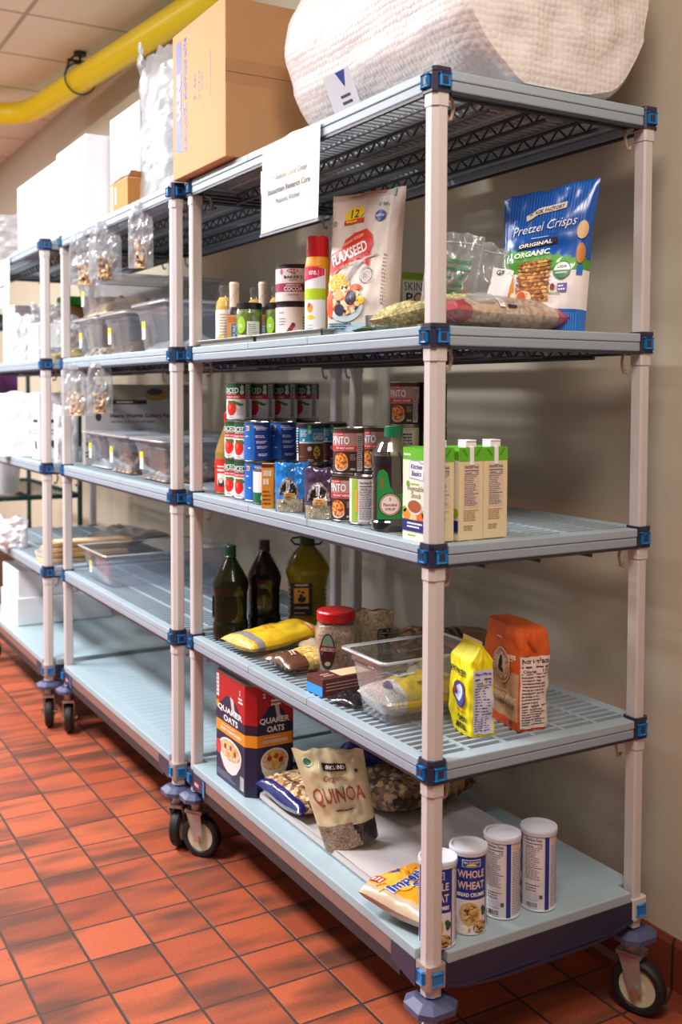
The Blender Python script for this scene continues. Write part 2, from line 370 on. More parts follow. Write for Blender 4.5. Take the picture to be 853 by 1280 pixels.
# ------------------------------------------------------------------ room
WX, CZ = .69, 3.3
def floor_mat():
    m = mat('quarry_tile', (190, 86, 56), .42); N, L = nodes(m); b = N['Principled BSDF']
    tc = N.new('ShaderNodeTexCoord'); mp = N.new('ShaderNodeMapping'); mp.inputs['Location'].default_value = (.297+.167*30, -.829+.166*40+.00, 0)
    L.new(tc.outputs['Object'], mp.inputs[0])
    br = N.new('ShaderNodeTexBrick'); br.offset = 0; br.squash = 1; br.inputs['Scale'].default_value = 1; br.inputs['Brick Width'].default_value = .167
    br.inputs['Row Height'].default_value = .166; br.inputs['Mortar Size'].default_value = .0042; br.inputs['Mortar Smooth'].default_value = .3
    br.inputs['Color1'].default_value = lin((158, 74, 47))+(1,); br.inputs['Color2'].default_value = lin((180, 90, 58))+(1,); br.inputs['Mortar'].default_value = lin((66, 54, 50))+(1,)
    L.new(mp.outputs[0], br.inputs['Vector'])
    # the firing marks of the tiles: sooty patches, cut off at each tile's edge
    wn = N.new('ShaderNodeTexWhiteNoise'); wn.noise_dimensions = '2D'
    vm = N.new('ShaderNodeVectorMath'); vm.operation = 'DIVIDE'; vm.inputs[1].default_value = (.167, .166, 1)
    vf = N.new('ShaderNodeVectorMath'); vf.operation = 'FLOOR'; vadd = N.new('ShaderNodeVectorMath'); vadd.operation = 'ADD'
    L.new(mp.outputs[0], vm.inputs[0]); L.new(vm.outputs[0], vf.inputs[0]); L.new(vf.outputs[0], wn.inputs['Vector'])
    ms = N.new('ShaderNodeMapping'); ms.inputs['Scale'].default_value = (2.6, 9.5, 1); L.new(tc.outputs['Object'], ms.inputs[0])
    vs = N.new('ShaderNodeVectorMath'); vs.operation = 'SCALE'; vs.inputs[3].default_value = 9; L.new(wn.outputs['Color'], vs.inputs[0])
    L.new(ms.outputs[0], vadd.inputs[0]); L.new(vs.outputs[0], vadd.inputs[1])
    n = N.new('ShaderNodeTexNoise'); n.inputs['Scale'].default_value = 1; n.inputs['Detail'].default_value = 2; L.new(vadd.outputs[0], n.inputs['Vector'])
    cr = N.new('ShaderNodeValToRGB'); cr.color_ramp.elements[0].position = .44; cr.color_ramp.elements[1].position = .66; cr.color_ramp.elements[1].color = (.85, .85, .85, 1); L.new(n.outputs['Fac'], cr.inputs[0])
    fl = N.new('ShaderNodeTexNoise'); fl.inputs['Scale'].default_value = 160; fl.inputs['Detail'].default_value = 2; L.new(tc.outputs['Object'], fl.inputs['Vector'])
    mx = N.new('ShaderNodeMix'); mx.data_type = 'RGBA'; mx.inputs[7].default_value = lin((80, 54, 44))+(1,)
    L.new(cr.outputs[0], mx.inputs[0]); L.new(br.outputs['Color'], mx.inputs[6])
    m2 = N.new('ShaderNodeMix'); m2.data_type = 'RGBA'; m2.blend_type = 'OVERLAY'; m2.inputs[0].default_value = .35
    L.new(mx.outputs[2], m2.inputs[6]); L.new(fl.outputs['Fac'], m2.inputs[7]); L.new(m2.outputs[2], b.inputs['Base Color'])
    bp = N.new('ShaderNodeBump'); bp.inputs['Strength'].default_value = .6; bp.inputs['Distance'].default_value = .003; bp.invert = True
    L.new(br.outputs['Fac'], bp.inputs['Height']); bp2 = N.new('ShaderNodeBump'); bp2.inputs['Strength'].default_value = .12; bp2.inputs['Distance'].default_value = .002
    L.new(fl.outputs['Fac'], bp2.inputs['Height']); L.new(bp.outputs['Normal'], bp2.inputs['Normal']); L.new(bp2.outputs['Normal'], b.inputs['Normal'])
def grid_mat(name, c, line, bx, by, mort, rough=.6, loc=(0, 0, 0), axis=None, bump=.3):
    m = mat(name, c, rough); N, L = nodes(m); b = N['Principled BSDF']
    tc = N.new('ShaderNodeTexCoord'); mp = N.new('ShaderNodeMapping'); mp.inputs['Location'].default_value = loc
    if axis: mp.inputs['Rotation'].default_value = axis
    L.new(tc.outputs['Object'], mp.inputs[0]); br = N.new('ShaderNodeTexBrick'); br.offset = 0; br.inputs['Scale'].default_value = 1
    br.inputs['Brick Width'].default_value = bx; br.inputs['Row Height'].default_value = by; br.inputs['Mortar Size'].default_value = mort
    cc = lin(c); br.inputs['Color1'].default_value = cc+(1,); br.inputs['Color2'].default_value = tuple(v*.94 for v in cc)+(1,); br.inputs['Mortar'].default_value = lin(line)+(1,)
    L.new(mp.outputs[0], br.inputs['Vector']); L.new(br.outputs['Color'], b.inputs['Base Color'])
    bp = N.new('ShaderNodeBump'); bp.inputs['Strength'].default_value = bump; bp.inputs['Distance'].default_value = .004; bp.invert = True
    L.new(br.outputs['Fac'], bp.inputs['Height']); L.new(bp.outputs['Normal'], b.inputs['Normal'])
floor_mat()
grid_mat('ceiling_tile', (236, 234, 220), (178, 172, 158), .66, .66, .012, .8, loc=(30.3, 30.05, 0))
grid_mat('cove_tile', (120, 56, 38), (50, 36, 32), .167, .5, .004, .35, loc=(12, 9.15, 0), axis=(0, pi/2, pi/2))
mat('wall_paint', (194, 185, 164), .6, var=.04, vscale=2.5, bump=.12, bscale=45)
mat('bounce_cut_paint', (104, 104, 102), .6)  # unseen left and near walls made dark grey to cut bounced light
X0, X1, Y0, Y1 = -3.2, WX, -3.6, 10.5
struct('floor', MB().box(X0-.1, Y0-.1, -.1, X1+.1, Y1+.1, 0, 'quarry_tile'))
struct('ceiling', MB().box(X0-.1, Y0-.1, CZ, X1+.1, Y1+.1, CZ+.1, 'ceiling_tile'))
struct('wall_right', MB().box(X1, Y0-.1, 0, X1+.1, Y1+.1, CZ, 'wall_paint'))
struct('wall_left', MB().box(X0-.1, Y0-.1, 0, X0, Y1+.1, CZ, 'bounce_cut_paint'))
struct('wall_far', MB().box(X0, Y1, 0, X1, Y1+.1, CZ, 'wall_paint'))
struct('wall_near', MB().box(X0, Y0-.1, 0, X1, Y0, CZ, 'bounce_cut_paint'))
b = MB().prism([(X1-.034, .0), (X1-.022, .012), (X1-.014, .03), (X1-.012, .135), (X1-.006, .15), (X1, .15), (X1, 0)], Y0, Y1, 'cove_tile', axis='y')
struct('baseboard_right', b)
# ------------------------------------------------------------------ racks
D, L_ = .57, 1.261
LV = [2.048, 1.549, 1.110, .671]; Z5 = .25
def chamfer(a, c, sx, sy, cx, cy, e=.004):
    """square of side a whose corner towards (sx, sy) is cut by c, the others by e"""
    h = a/2; out = []
    for (qx, qy) in ((1, 1), (-1, 1), (-1, -1), (1, -1)):
        k = c if (qx, qy) == (sx, sy) else e
        p1, p2 = (qx*h, qy*(h-k)), (qx*(h-k), qy*h)
        out += [p1, p2] if qx*qy > 0 else [p2, p1]
    return [(cx+p[0], cy+p[1]) for p in out]
def make_rack(label, loc, group, wheels):
    t = thing('shelving_rack', label, 'shelving rack', loc, 0, group)
    posts = [(0, 0, -1, -1), (D, 0, 1, -1), (0, L_, -1, 1), (D, L_, 1, 1)]
    for i, (x, y, sx, sy) in enumerate(posts):
        m = MB().prism(chamfer(.034, .011, sx, sy, x, y), .205, 2.05, 'post_plastic')
        for z in LV:   # the sleeves just under each collar
            m.prism(chamfer(.0375, .010, sx, sy, x, y), z-.050, z-.02, 'post_plastic')
        o = m.build('post', t)
        for z in LV:
            c = MB().prism(chamfer(.041, .008, sx, sy, x, y), z-.024, z+.024, 'navy_plastic')
            c.prism(chamfer(.043, .008, sx, sy, x, y), z-.024, z-.019, 'navy_plastic')
            c.prism(chamfer(.043, .008, sx, sy, x, y), z+.016, z+.0245, 'navy_plastic')
            co = c.build('collar', t)
            for ax in (0, 1):
                k = MB()
                if ax == 0: k.box(x+sx*.0185-.004, y-sy*.006-.011, z-.014, x+sx*.0185+.007*sx, y-sy*.006+.011, z+.010, 'button_blue', .0025); k.box(x+sx*.024-.002, y-sy*.006-.006, z-.009, x+sx*.0262, y-sy*.006+.006, z+.005, 'navy_plastic', .0006)
                else: k.box(x-sx*.003-.0115, y+sy*.0185-.004, z-.014, x-sx*.003+.0115, y+sy*.0185+.007*sy, z+.010, 'button_blue', .0025); k.box(x-sx*.003-.0062, y+sy*.024-.002, z-.009, x-sx*.003+.0062, y+sy*.0262, z+.005, 'navy_plastic', .0006)
                k.build('button', co)
        # stainless clamp round the dolly
        c = MB().prism(chamfer(.047, .006, sx, sy, x, y), Z5-.024, Z5+.024, 'brushed_steel' if sy < 0 and sx < 0 else ('post_plastic' if sy < 0 else 'navy_plastic'))
        co = c.build('clamp', t)
        for ax in (0, 1):
            k = MB()
            if ax == 0: k.box(x+sx*.021-.004, y-.011, Z5-.013, x+sx*.021+.007*sx, y+.009, Z5+.011, 'button_blue', .0025)
            else: k.box(x-.011, y+sy*.021-.004, Z5-.013, x+.011, y+sy*.021+.007*sy, Z5+.011, 'button_blue', .0025)
            k.build('button', co)
        for z in LV:   # tan hanging hooks on the inner side
            hx, hy = x-sx*.045, y-sy*.012
            MB().tube([(hx+sx*.02, hy, z-.02), (hx, hy, z-.026), (hx-sx*.004, hy, z-.044), (hx+sx*.002, hy-.0, z-.066), (hx+sx*.010, hy, z-.068), (hx+sx*.012, hy, z-.06)], .0036, 'hook_tan').build('hook', t)
        # bumper and caster
        h = [(k[0]*1.0, k[1]) for k in chamfer(.098, .022, 0, 0, x, y, .022)]
        bp = MB().prism(h, .178, .190, 'bumper_plastic'); bp.prism(h, .190, .201, 'bumper_plastic', top=.62); bp.build('bumper', t)
        a = wheels[i]; ca, sa = cos(a), sin(a)
        W = lambda u, v, z: (x+u*ca-v*sa, y+u*sa+v*ca, z)
        cs = thing_part('caster', t)
        f = MB(); f.cyl((x, y, .14), (x, y, .175), .018, 'steel')
        for s_ in (-1, 1):
            f.add([W(-.026, s_*.021, .142), W(.026, s_*.021, .142), W(.034, s_*.021, .058), W(.006, s_*.021, .052), W(-.026, s_*.024, .142), W(.026, s_*.024, .142), W(.034, s_*.024, .058), W(.006, s_*.024, .052)],
                  [(0, 1, 2, 3), (4, 7, 6, 5), (0, 4, 5, 1), (1, 5, 6, 2), (2, 6, 7, 3), (3, 7, 4, 0)], 'steel')
        f.add([W(u, v, z) for z in (.136, .146) for v in (-.024, .024) for u in (-.03, .03)], [(0, 2, 3, 1), (4, 5, 7, 6), (0, 1, 5, 4), (2, 6, 7, 3), (0, 4, 6, 2), (1, 3, 7, 5)], 'steel')
        f.cyl(W(.018, -.033, .064), W(.018, .033, .064), .009, 'chrome'); f.build('fork', cs)
        w = MB(); c0 = Vector(W(.018, 0, .064)); ax = Vector(W(.018, 1, .064))-c0; r0 = ax.orthogonal().normalized(); r1 = ax.cross(r0)
        prof = [(.008, .013, 'wheel_cream'), (.022, .010, 'wheel_cream'), (.044, .012, 'wheel_cream'), (.047, .016, 'rubber'), (.057, .016, 'rubber'), (.063, .010, 'rubber'), (.064, 0, 'rubber')]
        prof = prof+[(r, -h_, q) for r, h_, q in prof[::-1][1:]]
        for k in range(len(prof)-1):
            p, q = prof[k], prof[k+1]; vs = []
            for tt in (p, q):
                for j in range(40): vs.append(c0+(r0*cos(pi*j/20)+r1*sin(pi*j/20))*tt[0]+ax*tt[1])
            w.add(vs, [(j, (j+1) % 40, 40+(j+1) % 40, 40+j) for j in range(40)], p[2] if p[2] == q[2] else 'rubber', True)
        w.build('wheel', cs)
    x0, x1, y0, y1 = -.020, D+.020, -.020, L_+.020; g = .0235
    for z in LV:
        f = MB(); lo, hi = z-.020, z+.0005
        for xa, xb in ((x0+.001, x0+.013), (x1-.013, x1-.001)): f.box(xa, g, lo, xb, L_-g, hi, 'beam_plastic', .003)
        for ya, yb in ((y0+.001, y0+.013), (y1-.013, y1-.001)): f.box(g, ya, lo, D-g, yb, hi, 'beam_plastic', .003)
        for xa, xb in ((x0+.003, x0+.011), (x1-.011, x1-.003)): f.box(xa, g, lo-.006, xb, L_-g, lo+.002, 'truss_paint')
        for ya, yb in ((y0+.003, y0+.011), (y1-.011, y1-.003)): f.box(g, ya, lo-.006, D-g, yb, lo+.002, 'truss_paint')
        sh = f.build('shelf', t)
        seams = [y0, .504, .84, y1]
        for k in range(3):
            a, b_ = seams[k]+(.0004 if k else 0), seams[k+1]-(.0004 if k < 2 else 0); m = MB(); T, Bt = z+.020, z+.001
            ga, gb = max(a, g), min(b_, L_-g)
            for xa, xb in ((x0, x0+.03), (x1-.03, x1)):
                m.box(xa, ga, Bt, xb, gb, T, 'shelf_plastic', .0025)
            if k == 0: m.box(g, a, Bt, D-g, a+.034, T, 'shelf_plastic', .0025)
            if k == 2: m.box(g, b_-.034, Bt, D-g, b_, T, 'shelf_plastic', .0025)
            ya, yb = (a+.034 if k == 0 else a), (b_-.034 if k == 2 else b_)
            n = int(round((yb-ya)/.0255)); p = (yb-ya)/n
            for i in range(n+1):
                w = .0045 if 0 < i < n else .004
                yy = ya+i*p; m.box(x0+.02, max(ya, yy-w), z+.010, x1-.02, min(yb, yy+w), T-.001, 'shelf_plastic')
            for rx in (.107, .202, .285, .368, .463):
                m.box(rx-.005, ya, z+.006, rx+.005, yb, T-.0005, 'shelf_plastic')
            m.build('shelf_mat', sh)
        tr = MB()
        for rx in (.135, .285, .435):
            tr.tube([(rx, y0+.03, z-.008), (rx, y1-.03, z-.008)], .0042, 'truss_paint', 6); tr.tube([(rx, y0+.03, z-.036), (rx, y1-.03, z-.036)], .0042, 'truss_paint', 6)
            n = 20; zz = [(rx, y0+.032+(y1-y0-.064)*i/(2*n), z-(.036 if i % 2 else .008)) for i in range(2*n+1)]; tr.tube(zz, .003, 'truss_paint', 5)
        for ry in (.02, L_-.02): tr.tube([(g, ry, z-.02), (D-g, ry, z-.02)], .004, 'truss_paint', 6)
        tr.build('truss', sh)
    # the solid bottom shelf of the dolly
    m = MB().box(x0-.002, g, .270, x1+.002, L_-g, .2945, 'sheet_plastic', .003); m.box(g+.004, y0-.002, .2703, D-g-.004, y1+.002, .2948, 'sheet_plastic', .003)
    for k in range(28): m.box(.03, .03+k*.0435, .2945, D-.03, .0318+k*.0435, .2953, 'sheet_plastic')
    sh = m.build('bottom_shelf', t)
    for xa in (x0, x1-.02): MB().box(xa, .09, .236, xa+.02, L_-.09, .2699, 'rail_metal', .003).box(xa+.004, .09, .205, xa+.016, L_-.09, .236, 'dark_iron').build('side_rail', t)
    for ya in (y0-.001, y1-.017):
        pts = []
        for i in range(13):
            u = i/12; pts.append((g+u*(D-2*g), .222+.000+(.030*(abs(2*u-1)**3 < .5)*0)-.022*(1-(2*u-1)**4)))
        pts = pts+[(D-g, .2699), (g, .2699)]
        e = MB().prism(pts, ya, ya+.018, 'navy_plastic', axis='y'); s_ = -1 if ya < 0 else 1; yo = ya if s_ < 0 else ya+.018
        e.prism([(p[0], p[1]+.002) for p in pts[:13]]+[(p[0], p[1]+.008) for p in pts[:13][::-1]], yo+s_*.0035, yo, 'navy_plastic', axis='y')
        for q in range(2): e.box(.05+q*.25, min(yo, yo+s_*.003), .214+.0*q, .27+q*.25, max(yo, yo+s_*.003), .218, 'navy_plastic')
        e.build('end_panel', t)
    for (x, sx) in ((x0-.003, -1), (x1-.01, 1)):
        for ya in (g, L_-.115):
            k = MB().prism([(ya, .215), (ya+.0915, .232) if ya < .5 else (ya+.0915, .215), (ya+.0915, .271), (ya, .271)] if ya < .5 else [(ya, .232), (ya+.0915, .215), (ya+.0915, .271), (ya, .271)], x, x+.013, 'navy_plastic', axis='x')
            o = k.build('corner_bracket', t)
            if ya > .5 and sx < 0:
                S = plane((x, ya+.075, .235), (0, -1, 0), (0, 0, 1)); q = MB(); rect(q, S, 0, 0, .034, .014, C(206, 90, 110), 0); text(q, S, 'Metro', .017, .007, w=.028, m=C(240, 230, 235), l=1)
                rect(q, S, .062, -.015, .075, .034, 'button_blue', 0); q.build('badge', o)
    return t
def thing_part(name, parent):
    o = bpy.data.objects.new(name, None); o.empty_display_size = .03; COL.objects.link(o); o.parent = parent; return o
rack1 = make_rack('grey mobile shelving rack nearest the viewer, full of food packets and cans', (0, 0, 0), 'mobile shelving racks along the wall', [pi*.25, -pi*.38, -pi*.30, pi*.1])
R2 = Vector((-.031, 1.337, 0)); R3 = Vector((-.084, 2.715, 0))
rack2 = dup(rack1, R2, 0, 'middle mobile shelving rack, holding clear bins and hung with small bags')
rack3 = dup(rack1, R3, 0, 'farthest mobile shelving rack, at the left edge with a hanging sign')
def turn_caster(rack, k, cx_, cy_, ang):
    cs = [c for c in rack.children if c.name.startswith('caster')]; c = cs[k]; q = Matrix.Rotation(ang, 3, 'Z') @ Vector((cx_, cy_, 0))
    c.rotation_euler = (0, 0, ang); c.location = (cx_-q.x, cy_-q.y, 0)
def nearest(rack, cx_, cy_):
    cs = [c for c in rack.children if c.name.startswith('caster')]
    def ctr(c): v = [x.data.vertices for x in c.children if x.name.startswith('fork')][0]; return sum((Vector(p.co) for p in v), Vector())/len(v)
    return min(range(len(cs)), key=lambda i: (ctr(cs[i])-Vector((cx_, cy_, .1))).length)
turn_caster(rack2, nearest(rack2, 0, L_), 0, L_, R(122)); turn_caster(rack3, nearest(rack3, 0, 0), 0, 0, R(26))
# ------------------------------------------------------------------ pipe on the ceiling
px_, pz_ = .457, 3.15
pp = [(.615, -3.6, pz_), (.615, 2.2, pz_), (.610, 2.5, pz_), (.457, 4.05, pz_), (.40, 4.66, pz_)]+[(.385-.28+.28*cos(a), 4.74+.28*sin(a), pz_) for a in [k*pi/16 for k in range(0, 8)]]+[(.105, 5.02, pz_), (-3.2, 5.06, pz_)]
t = thing('ceiling_pipe', 'yellow insulated pipe running under the ceiling and turning left', 'pipe', (px_, 4.05, pz_-.065))
def sub(v): return (v[0]-px_, v[1]-4.05, v[2]-pz_+.065)
MB().tube([sub(p) for p in pp], .066, 'yellow_pipe', 28).build('pipe', t)
h = MB(); rp = [(.085*cos(a), 0, .07+.085*sin(a)) for a in [k*pi/14 for k in range(29)]]; h.tube(rp, .005, 'dark_iron', 8)
h.cyl((0, 0, .14), (0, 0, CZ-pz_+.064), .008, 'dark_iron'); h.box(-.07, -.012, .158, .05, .012, .168, 'dark_iron'); h.tube([(-.085, 0, .08), (-.06, 0, .163), (-.03, 0, .19)], .006, 'dark_iron'); h.cyl((0, 0, CZ-pz_+.045), (0, 0, CZ-pz_+.064), .035, 'dark_iron')
h.build('pipe_hanger', t)
# ------------------------------------------------------------------ camera and lights
cd = bpy.data.cameras.new('camera'); cam = bpy.data.objects.new('camera', cd); COL.objects.link(cam); SC.camera = cam
cd.sensor_fit = 'VERTICAL'; cd.sensor_height = 36; cd.lens = FPX/1280*36; cd.shift_y = -(640-PY)/1280
mw = Matrix((_R, _U, -_F)).transposed().to_4x4(); mw.translation = CAM; cam.matrix_world = mw
cd.dof.use_dof = True; cd.dof.focus_distance = 2.5; cd.dof.aperture_fstop = 3.4; cd.clip_start = .05
def area(name, loc, sx, sy, e, col=(1, 1, 1), rot=(0, 0, 0)):
    l = bpy.data.lights.new(name, 'AREA'); l.shape = 'RECTANGLE'; l.size = sx; l.size_y = sy; l.energy = e; l.color = col
    o = bpy.data.objects.new(name, l); COL.objects.link(o); o.location = loc; o.rotation_euler = rot; return o
area('ceiling_lamp', (-1.9, 1.6, CZ-.02), .6, 1.2, 105, (.95, .97, 1))
area('ceiling_lamp', (-1.9, 4.0, CZ-.02), .6, 1.2, 112, (.97, .98, 1))
area('ceiling_lamp', (-1.9, 6.6, CZ-.02), .6, 1.2, 130, (.97, .98, 1))
area('ceiling_lamp', (-.75, -1.35, CZ-.02), .6, 1.2, 44, (1, .88, .79))
w = bpy.data.worlds.new('world'); SC.world = w; w.use_nodes = True; w.node_tree.nodes['Background'].inputs[0].default_value = (.9, .95, 1, 1); w.node_tree.nodes['Background'].inputs[1].default_value = .1
SC.view_settings.view_transform = 'Standard'; SC.view_settings.look = 'None'; SC.view_settings.gamma = 1; SC.view_settings.use_curve_mapping = False; SC.view_settings.exposure = .74
# ------------------------------------------------------------------ shapes of packets
Z1, Z2, Z3, Z4, ZB = 2.068, 1.569, 1.130, .691, .2955
WH, NV, BK, GRN, RED, BLU = C(240, 240, 242), C(30, 38, 84), C(28, 26, 30), C(24, 92, 44), C(206, 30, 36), C(20, 70, 170)
def pillow(W, H, T, mf, mb=None, nu=26, nv=30, wr=.0035, seed=0, e1=.45, e2=.4, ears=.06, side=None):
    """sealed bag: flat seams all round, bulging in the middle. local x across, z up, front -y"""
    mb = mb or MB(); sd = Vector((seed*3.1, seed*1.7, 0))
    def P(a, b, s):
        t = (max(0, 4*a*(1-a))**e1)*(max(0, 4*b*(1-b))**e2)
        w = W*(1-ears*(4*b*(1-b)))
        n = noise.noise(Vector((a*4, b*5, s*3))+sd)*wr*2.2+noise.noise(Vector((a*11, b*13, s*3))+sd)*wr
        k = min(1, 6*min(a, 1-a, b, 1-b))
        return Vector(((a-.5)*w, s*(T/2*t)+n*k+noise.noise(Vector((a*2, b*2, 9))+sd)*wr*2, b*H+noise.noise(Vector((a*5, 7, 0))+sd)*wr*(2*b-1)))
    mb.grid(lambda a, b: P(a, b, -1), nu, nv, mf); mb.grid(lambda a, b: P(a, b, 1), nu, nv, side or mf, flip=True)
    def S(u, v, h):
        a, b = min(.999, max(.001, u/W+.5)), min(.999, max(.001, v/H)); e = .01
        n = (P(min(1, a+e), b, -1)-P(max(0, a-e), b, -1)).cross(P(a, min(1, b+e), -1)-P(a, max(0, b-e), -1))
        n = n.normalized() if n.length > 1e-9 else Vector((0, -1, 0))
        return P(a, b, -1)+n*(h+.0016)
    return mb, S
def standup(W, H, T, mf, mb=None, nu=26, nv=34, wr=.0035, seed=0, top=.0, bottom=.55, side=None, lean=0, ears=.03, gus=0, slope=0, taper=0):
    """pouch standing on a broad foot, pinched shut at the top. returns front surface"""
    mb = mb or MB(); sd = Vector((seed*3.1, seed*1.7, 0))
    def P(a, b, s):
        t = max(0, 1-abs(2*a-1)**(2.6))**.55
        t = t*(1-gus)+gus*(max(0, 1-abs(2*a-1)**9)**.5)
        vz = (1-b)**.62*(bottom+(1-bottom)*min(1, b*4)) if b < 1 else 0
        vz = vz*(1-top)+top
        w = W*(1-ears*min(1, 3*(1-b)))*(1-taper*(1-b))
        n = noise.noise(Vector((a*4, b*5, s*3))+sd)*wr*2.2+noise.noise(Vector((a*12, b*11, s*3))+sd)*wr
        k = min(1, 5*min(a, 1-a))*min(1, 6*b)
        return Vector(((a-.5)*w, s*T/2*t*vz+n*k+lean*b*b*H, b*H+slope*(a-.5)*b+(noise.noise(Vector((a*5, 7, 0))+sd)*wr*2 if b > .97 else 0)))
    mb.grid(lambda a, b: P(a, b, -1), nu, nv, mf); mb.grid(lambda a, b: P(a, b, 1), nu, nv, side or mf, flip=True)
    c = [P(i/nu, 0, -1) for i in range(nu+1)]+[P(i/nu, 0, 1) for i in range(nu+1)]
    mb.add(c, [(i, nu+1+i, nu+2+i, i+1) for i in range(nu)], (side or mf) if isinstance(side or mf, str) else mf(.5, .01), True)
    def S(u, v, h):
        a, b = min(.998, max(.002, u/W+.5)), min(.998, max(.002, v/H)); e = .01
        n = (P(min(1, a+e), b, -1)-P(max(0, a-e), b, -1)).cross(P(a, min(1, b+e), -1)-P(a, max(0, b-e), -1))
        n = n.normalized() if n.length > 1e-9 else Vector((0, -1, 0))
        return P(a, b, -1)+n*(h+.0016)
    return mb, S
def block(W, Dp, H, mf, seed=0, wr=.002, n=128, nv=56, topf=None, mb=None, pw=7, shear=(0, 0)):
    """paper flour bag: nearly square section, folded flat or crimped at the top. mf(side, b) picks the paper"""
    mb = mb or MB(); sd = Vector((seed, 2*seed, 0)); topf = topf or (lambda b: (1, 1))
    def P(a, b):
        an = a*2*pi-pi/4*3
        c, s = cos(an), sin(an); k = (abs(c)**pw+abs(s)**pw)**(-1/pw); kx, ky = topf(b)
        w = noise.noise(Vector((c*2.2, s*2.2, b*4))+sd)*wr*2+noise.noise(Vector((c*6, s*6, b*9))+sd)*wr
        bul = 1+.05*sin(pi*min(1, b*1.1))
        return Vector(((c*k*W/2*bul+c*w)*kx+shear[0]*b, (s*k*Dp/2*bul+s*w)*ky+shear[1]*b, b*H))
    def side(a):
        an = a*2*pi-pi/4*3; c, s = cos(an), sin(an)
        return ('front' if s < 0 else 'back') if abs(s) > abs(c) else ('right' if c > 0 else 'left')
    mb.grid(lambda a, b: P(a, b), n, nv, lambda a, b: mf(side(a), b))
    top = [P(i/n, 1) for i in range(n)]; mb.add(top, [tuple(range(n))], mf('top', 1)); mb.add([P(i/n, 0) for i in range(n)], [tuple(range(n))[::-1]], mf('front', 0))
    def mk(fa, width):
        def S(u, v, h):
            # walk along the section: front runs from a=0 to .25, right from .25 to .5
            t = u/width+.5; ang = -pi/4+ t*pi/2; ang = math.atan((2*t-1)*.999)/(pi/4)*(pi/4)
            a = fa+.125+ang/(2*pi); b = min(.998, max(.002, v/H)); e = .004
            nn = (P(a+e, b)-P(a-e, b)).cross(P(a, min(1, b+.02))-P(a, max(0, b-.02))).normalized()
            return P(a, b)+nn*(h+.0018)
        return S
    return mb, mk(0, W), mk(.25, Dp)
def bagplace(t, x, y, z, rz, tilt=0, lie=0):
    t.location = (x, y, z); t.rotation_euler = (lie, tilt, rz); return t
def can(name, label, parts, r=.0375, h=.111, group=None, rim='can_metal', lid=None):
    """tin with rolled rims; parts(mb, S) prints the paper label"""
    t = thing(name, label, 'can', (0, 0, 0), 0, group)
    m = MB(); e = r-.0008
    m.lathe([(e-.003, 0), (e+.0006, .0008), (e+.0006, .003), (e-.001, .005), (e-.0012, h-.005), (e+.0006, h-.003), (e+.0006, h-.0008), (e-.002, h), (e-.004, h-.004)], rim, 40)
    m.disc(e-.004, h-.004, rim, 40); m.disc(e-.003, .0, rim, 40, up=False); m.build('tin', t)
    l = MB(); S = round_(r-.0004, 0); parts(l, S, h); l.build('paper_label', t); return t
def wrapz(l, S, z0, z1, m, layer=0, r=.0375): rect(l, S, -pi*r, z0, pi*r, z1, m, layer, .006)
# ---- the printed labels of the tins
def lab_diced(l, S, h, up=1, r=.0375):
    g, rd, w = C(22, 84, 42), C(200, 34, 34), C(232, 232, 232)
    wrapz(l, S, .005, h*.56, w, 0, r); wrapz(l, S, h*.56, h*.67, rd, 0, r); wrapz(l, S, h*.67, h-.005, g, 0, r)
    text(l, S, 'DICED', -.020, h*.79, w=.046, h=.015, m=WH, cut=.006, bold=.012)
    text(l, S, 'TOMATOES', -.020, h*.70, w=.034, h=.003, m=WH, cut=.01); text(l, S, 'NO SALT ADDED', -.016, h*.615, w=.042, h=.005, m=WH, cut=.008)
    oval(l, S, -.021, h*.32, .017, .0215, C(206, 34, 24), 1); oval(l, S, -.025, h*.36, .006, .008, C(232, 90, 60), 2, 14)
    lf = C(60, 120, 40)
    for a, q, w_, s_ in ((-.026, .50, .009, .003), (-.012, .50, .008, .003), (-.002, .46, .008, .003), (.008, .42, .009, .0035), (-.008, .45, .006, .003)): oval(l, S, a, h*q, w_, s_, lf, 3, 12)
    oval(l, S, .013, h*.88, .005, .006, C(214, 224, 214), 2, 14); rect(l, S, .0085, h*.70, .0175, h*.88, C(190, 210, 194), 1); oval(l, S, .013, h*.74, .006, .0065, C(226, 230, 226), 2, 14)
    lines(l, S, -.002, h*.14, .018, h*.33, 4, C(170, 176, 170), 2, .3, 2); lines(l, S, -.03, h*.07, -.004, h*.11, 1, C(150, 150, 150), 2, .6)
    rect(l, S, .024, .006, .040, h-.006, C(196, 198, 196), 1); lines(l, S, .0255, .01, .0385, h-.01, 16, C(60, 62, 60), 2, .5, 4)
def lab_blue(l, S, h, r=.037):
    b, dk = C(22, 100, 190), C(18, 56, 140)
    wrapz(l, S, .005, h-.005, b, 0, r); rect(l, S, -.004, .005, .058, h-.005, dk, 1, .006)
    for k, (a, q) in enumerate(((.006, h*.88), (.012, h*.83), (.01, h*.64), (.012, h*.5), (.014, h*.37), (.018, h*.18))): lines(l, S, a-.012, q-.004, a+.024, q+.004, 2, WH, 2, .45, k)
    rect(l, S, -.033, h*.78, -.020, h*.90, C(226, 206, 160), 2); text(l, S, 'GOSSO', -.034, h*.84, w=.024, h=.008, m=C(30, 40, 90), l=3, cut=.006)
    lines(l, S, -.024, h*.33, -.012, h*.37, 1, WH, 2, .7); lines(l, S, -.034, h*.62, -.02, h*.66, 1, WH, 2, .7)
